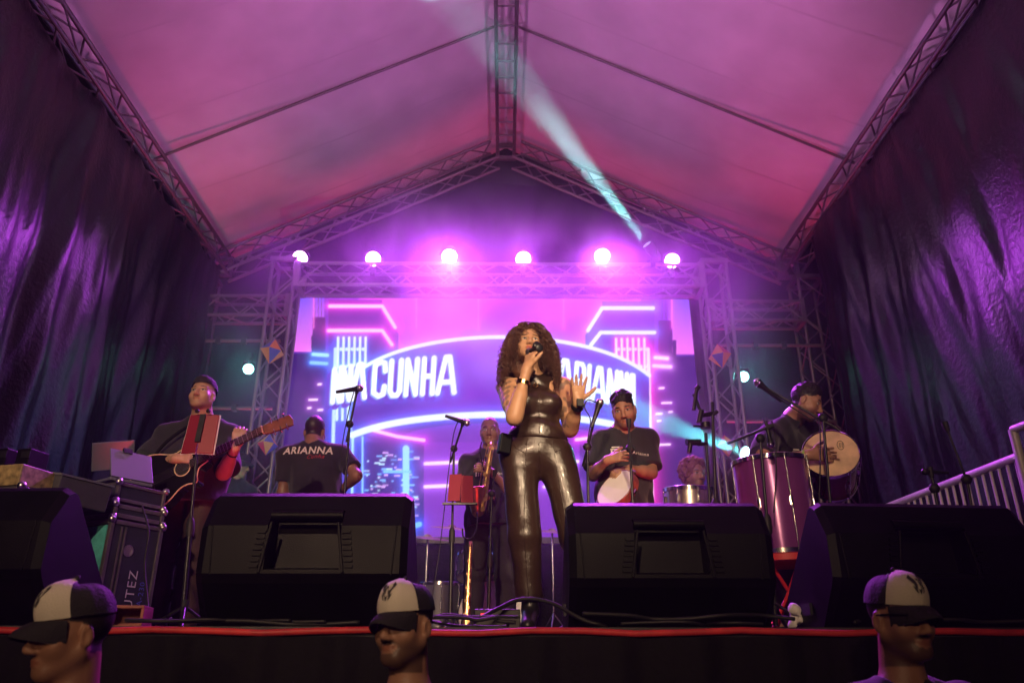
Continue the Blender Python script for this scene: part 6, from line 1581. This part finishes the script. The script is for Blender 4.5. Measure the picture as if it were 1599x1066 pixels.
# small red-brown box on the floor
rb = P(205, 937, 3.42); rb[2] = FLOOR
t = thing('pedal_box', rb, 'small reddish open metal box at the stage edge left of the guitarist', 'box')
Rr = rotm(z=8)
for (c_, s_) in (((0, 0, 0.008), (0.15, 0.14, 0.012)), ((0, 0, 0.083), (0.15, 0.14, 0.012)), ((-0.07, 0, 0.045), (0.012, 0.138, 0.064)), ((0.07, 0, 0.045), (0.012, 0.138, 0.064)), ((0, 0.06, 0.045), (0.128, 0.012, 0.064))):
    b = MB(); b.box(rb+Rr @ np.array(c_), s_, Rr); b.build('panel', M['red_box'], t, bevel=0.002)
# ---------------------------------------------------------------- cables along the edge
rc_ = np.random.RandomState(12)
def cable(label, pts, r=0.006, n_=60): 
    b = MB(); b.tube(bez(pts, n_), r, 6); o = b.build('cable', M['rubber'], None, smooth=180); return setp(o, label, 'cable', 'black cables on the stage floor')
def fl(x, y, z=0.007): return np.array((x, y, FLOOR+z))
spots = [('loose black cable left of the singer\'s feet', -0.42, -0.02), ('black cable coiling beside the singer\'s shoe', -0.35, 0.1), ('black cable crossing under the other cables near the singer', -0.48, 0.05), ('black cable below the monitor left of the singer', -1.5, -0.55), ('tangled black cable under the left monitor', -1.35, -0.7), ('black cable under the monitor right of the singer', 0.35, 1.2), ('thin cable lying beneath the right centre monitor', 0.5, 1.05), ('black cable below the far right monitor', 1.4, 2.2), ('black cable at the guitarist\'s feet', -2.3, -1.6)]
for i, (lb, x0, x1) in enumerate(spots):
    n_ = 7; pts = [fl(lerp(x0, x1, k/(n_-1))+0.03*rc_.randn(), edge_y(lerp(x0, x1, k/(n_-1)))+0.05+0.10*rc_.rand(), 0.008+0.014*(i % 3)+0.02*rc_.rand()) for k in range(n_)]
    cable(lb, pts, 0.006+0.002*(i % 2))
cable('thick black cable looping from the singer\'s feet to the monitor', [fl(-0.12, 3.4, 0.03), fl(-0.02, 3.5, 0.09), fl(0.08, 3.55, 0.13), fl(0.2, 3.5, 0.11), fl(0.32, 3.42, 0.04), fl(0.42, 3.4, 0.01)], 0.009)
cable('cable hanging from the rack cases at the left', [P(222, 790, 4.1), P(232, 830, 4.05), P(226, 880, 4.05), P(230, 935, 4.0), fl(P(240, 960, 3.9)[0], 3.9)], 0.005)
cable('curled cable hanging from the saxophonist\'s stand', [P(745, 800, 5.6), P(744, 825, 5.55), P(735, 840, 5.5), P(724, 838, 5.5), P(722, 825, 5.52)], 0.006)
m = MB(); r_ = np.random.RandomState(2); c_ = fl(P(1247, 950, 3.6)[0], 3.62, 0.0)
# crumpled white cloth beside the stool
g = Grid(c_-np.array((0.09, 0.09, 0.02)), c_+np.array((0.09, 0.09, 0.14)), 0.006)
for k in range(9): q = c_+np.array((r_.uniform(-.04, .04), r_.uniform(-.03, .03), r_.uniform(0.01, 0.09))); g.put(ell(q, (r_.uniform(.012, .03), r_.uniform(.01, .03), r_.uniform(.012, .03)), rotm(r_.uniform(0, 90), r_.uniform(0, 90), 0), 0.01))
g.noise(0.006, 90, 3); V, Q = g.mesh(); setp(array_mesh('cleaning_cloth', V, Q, M['paper']), 'crumpled white cloth on the floor between the two right monitors', 'cloth')
t = thing('stage_box', fl(-0.03, 3.62), 'dark stage box with a red light by the singer\'s feet', 'box'); b = MB(); b.box(fl(-0.03, 3.62, 0.045), (0.20, 0.12, 0.09)); b.build('housing', M['black_metal'], t, bevel=0.005)
b = MB(); b.box(fl(-0.08, 3.557, 0.06), (0.04, 0.006, 0.025)); b.build('lamp', M['led_red'], t)
for mt in bpy.data.materials:
    try: mt.cycles.emission_sampling = 'NONE'
    except Exception: pass
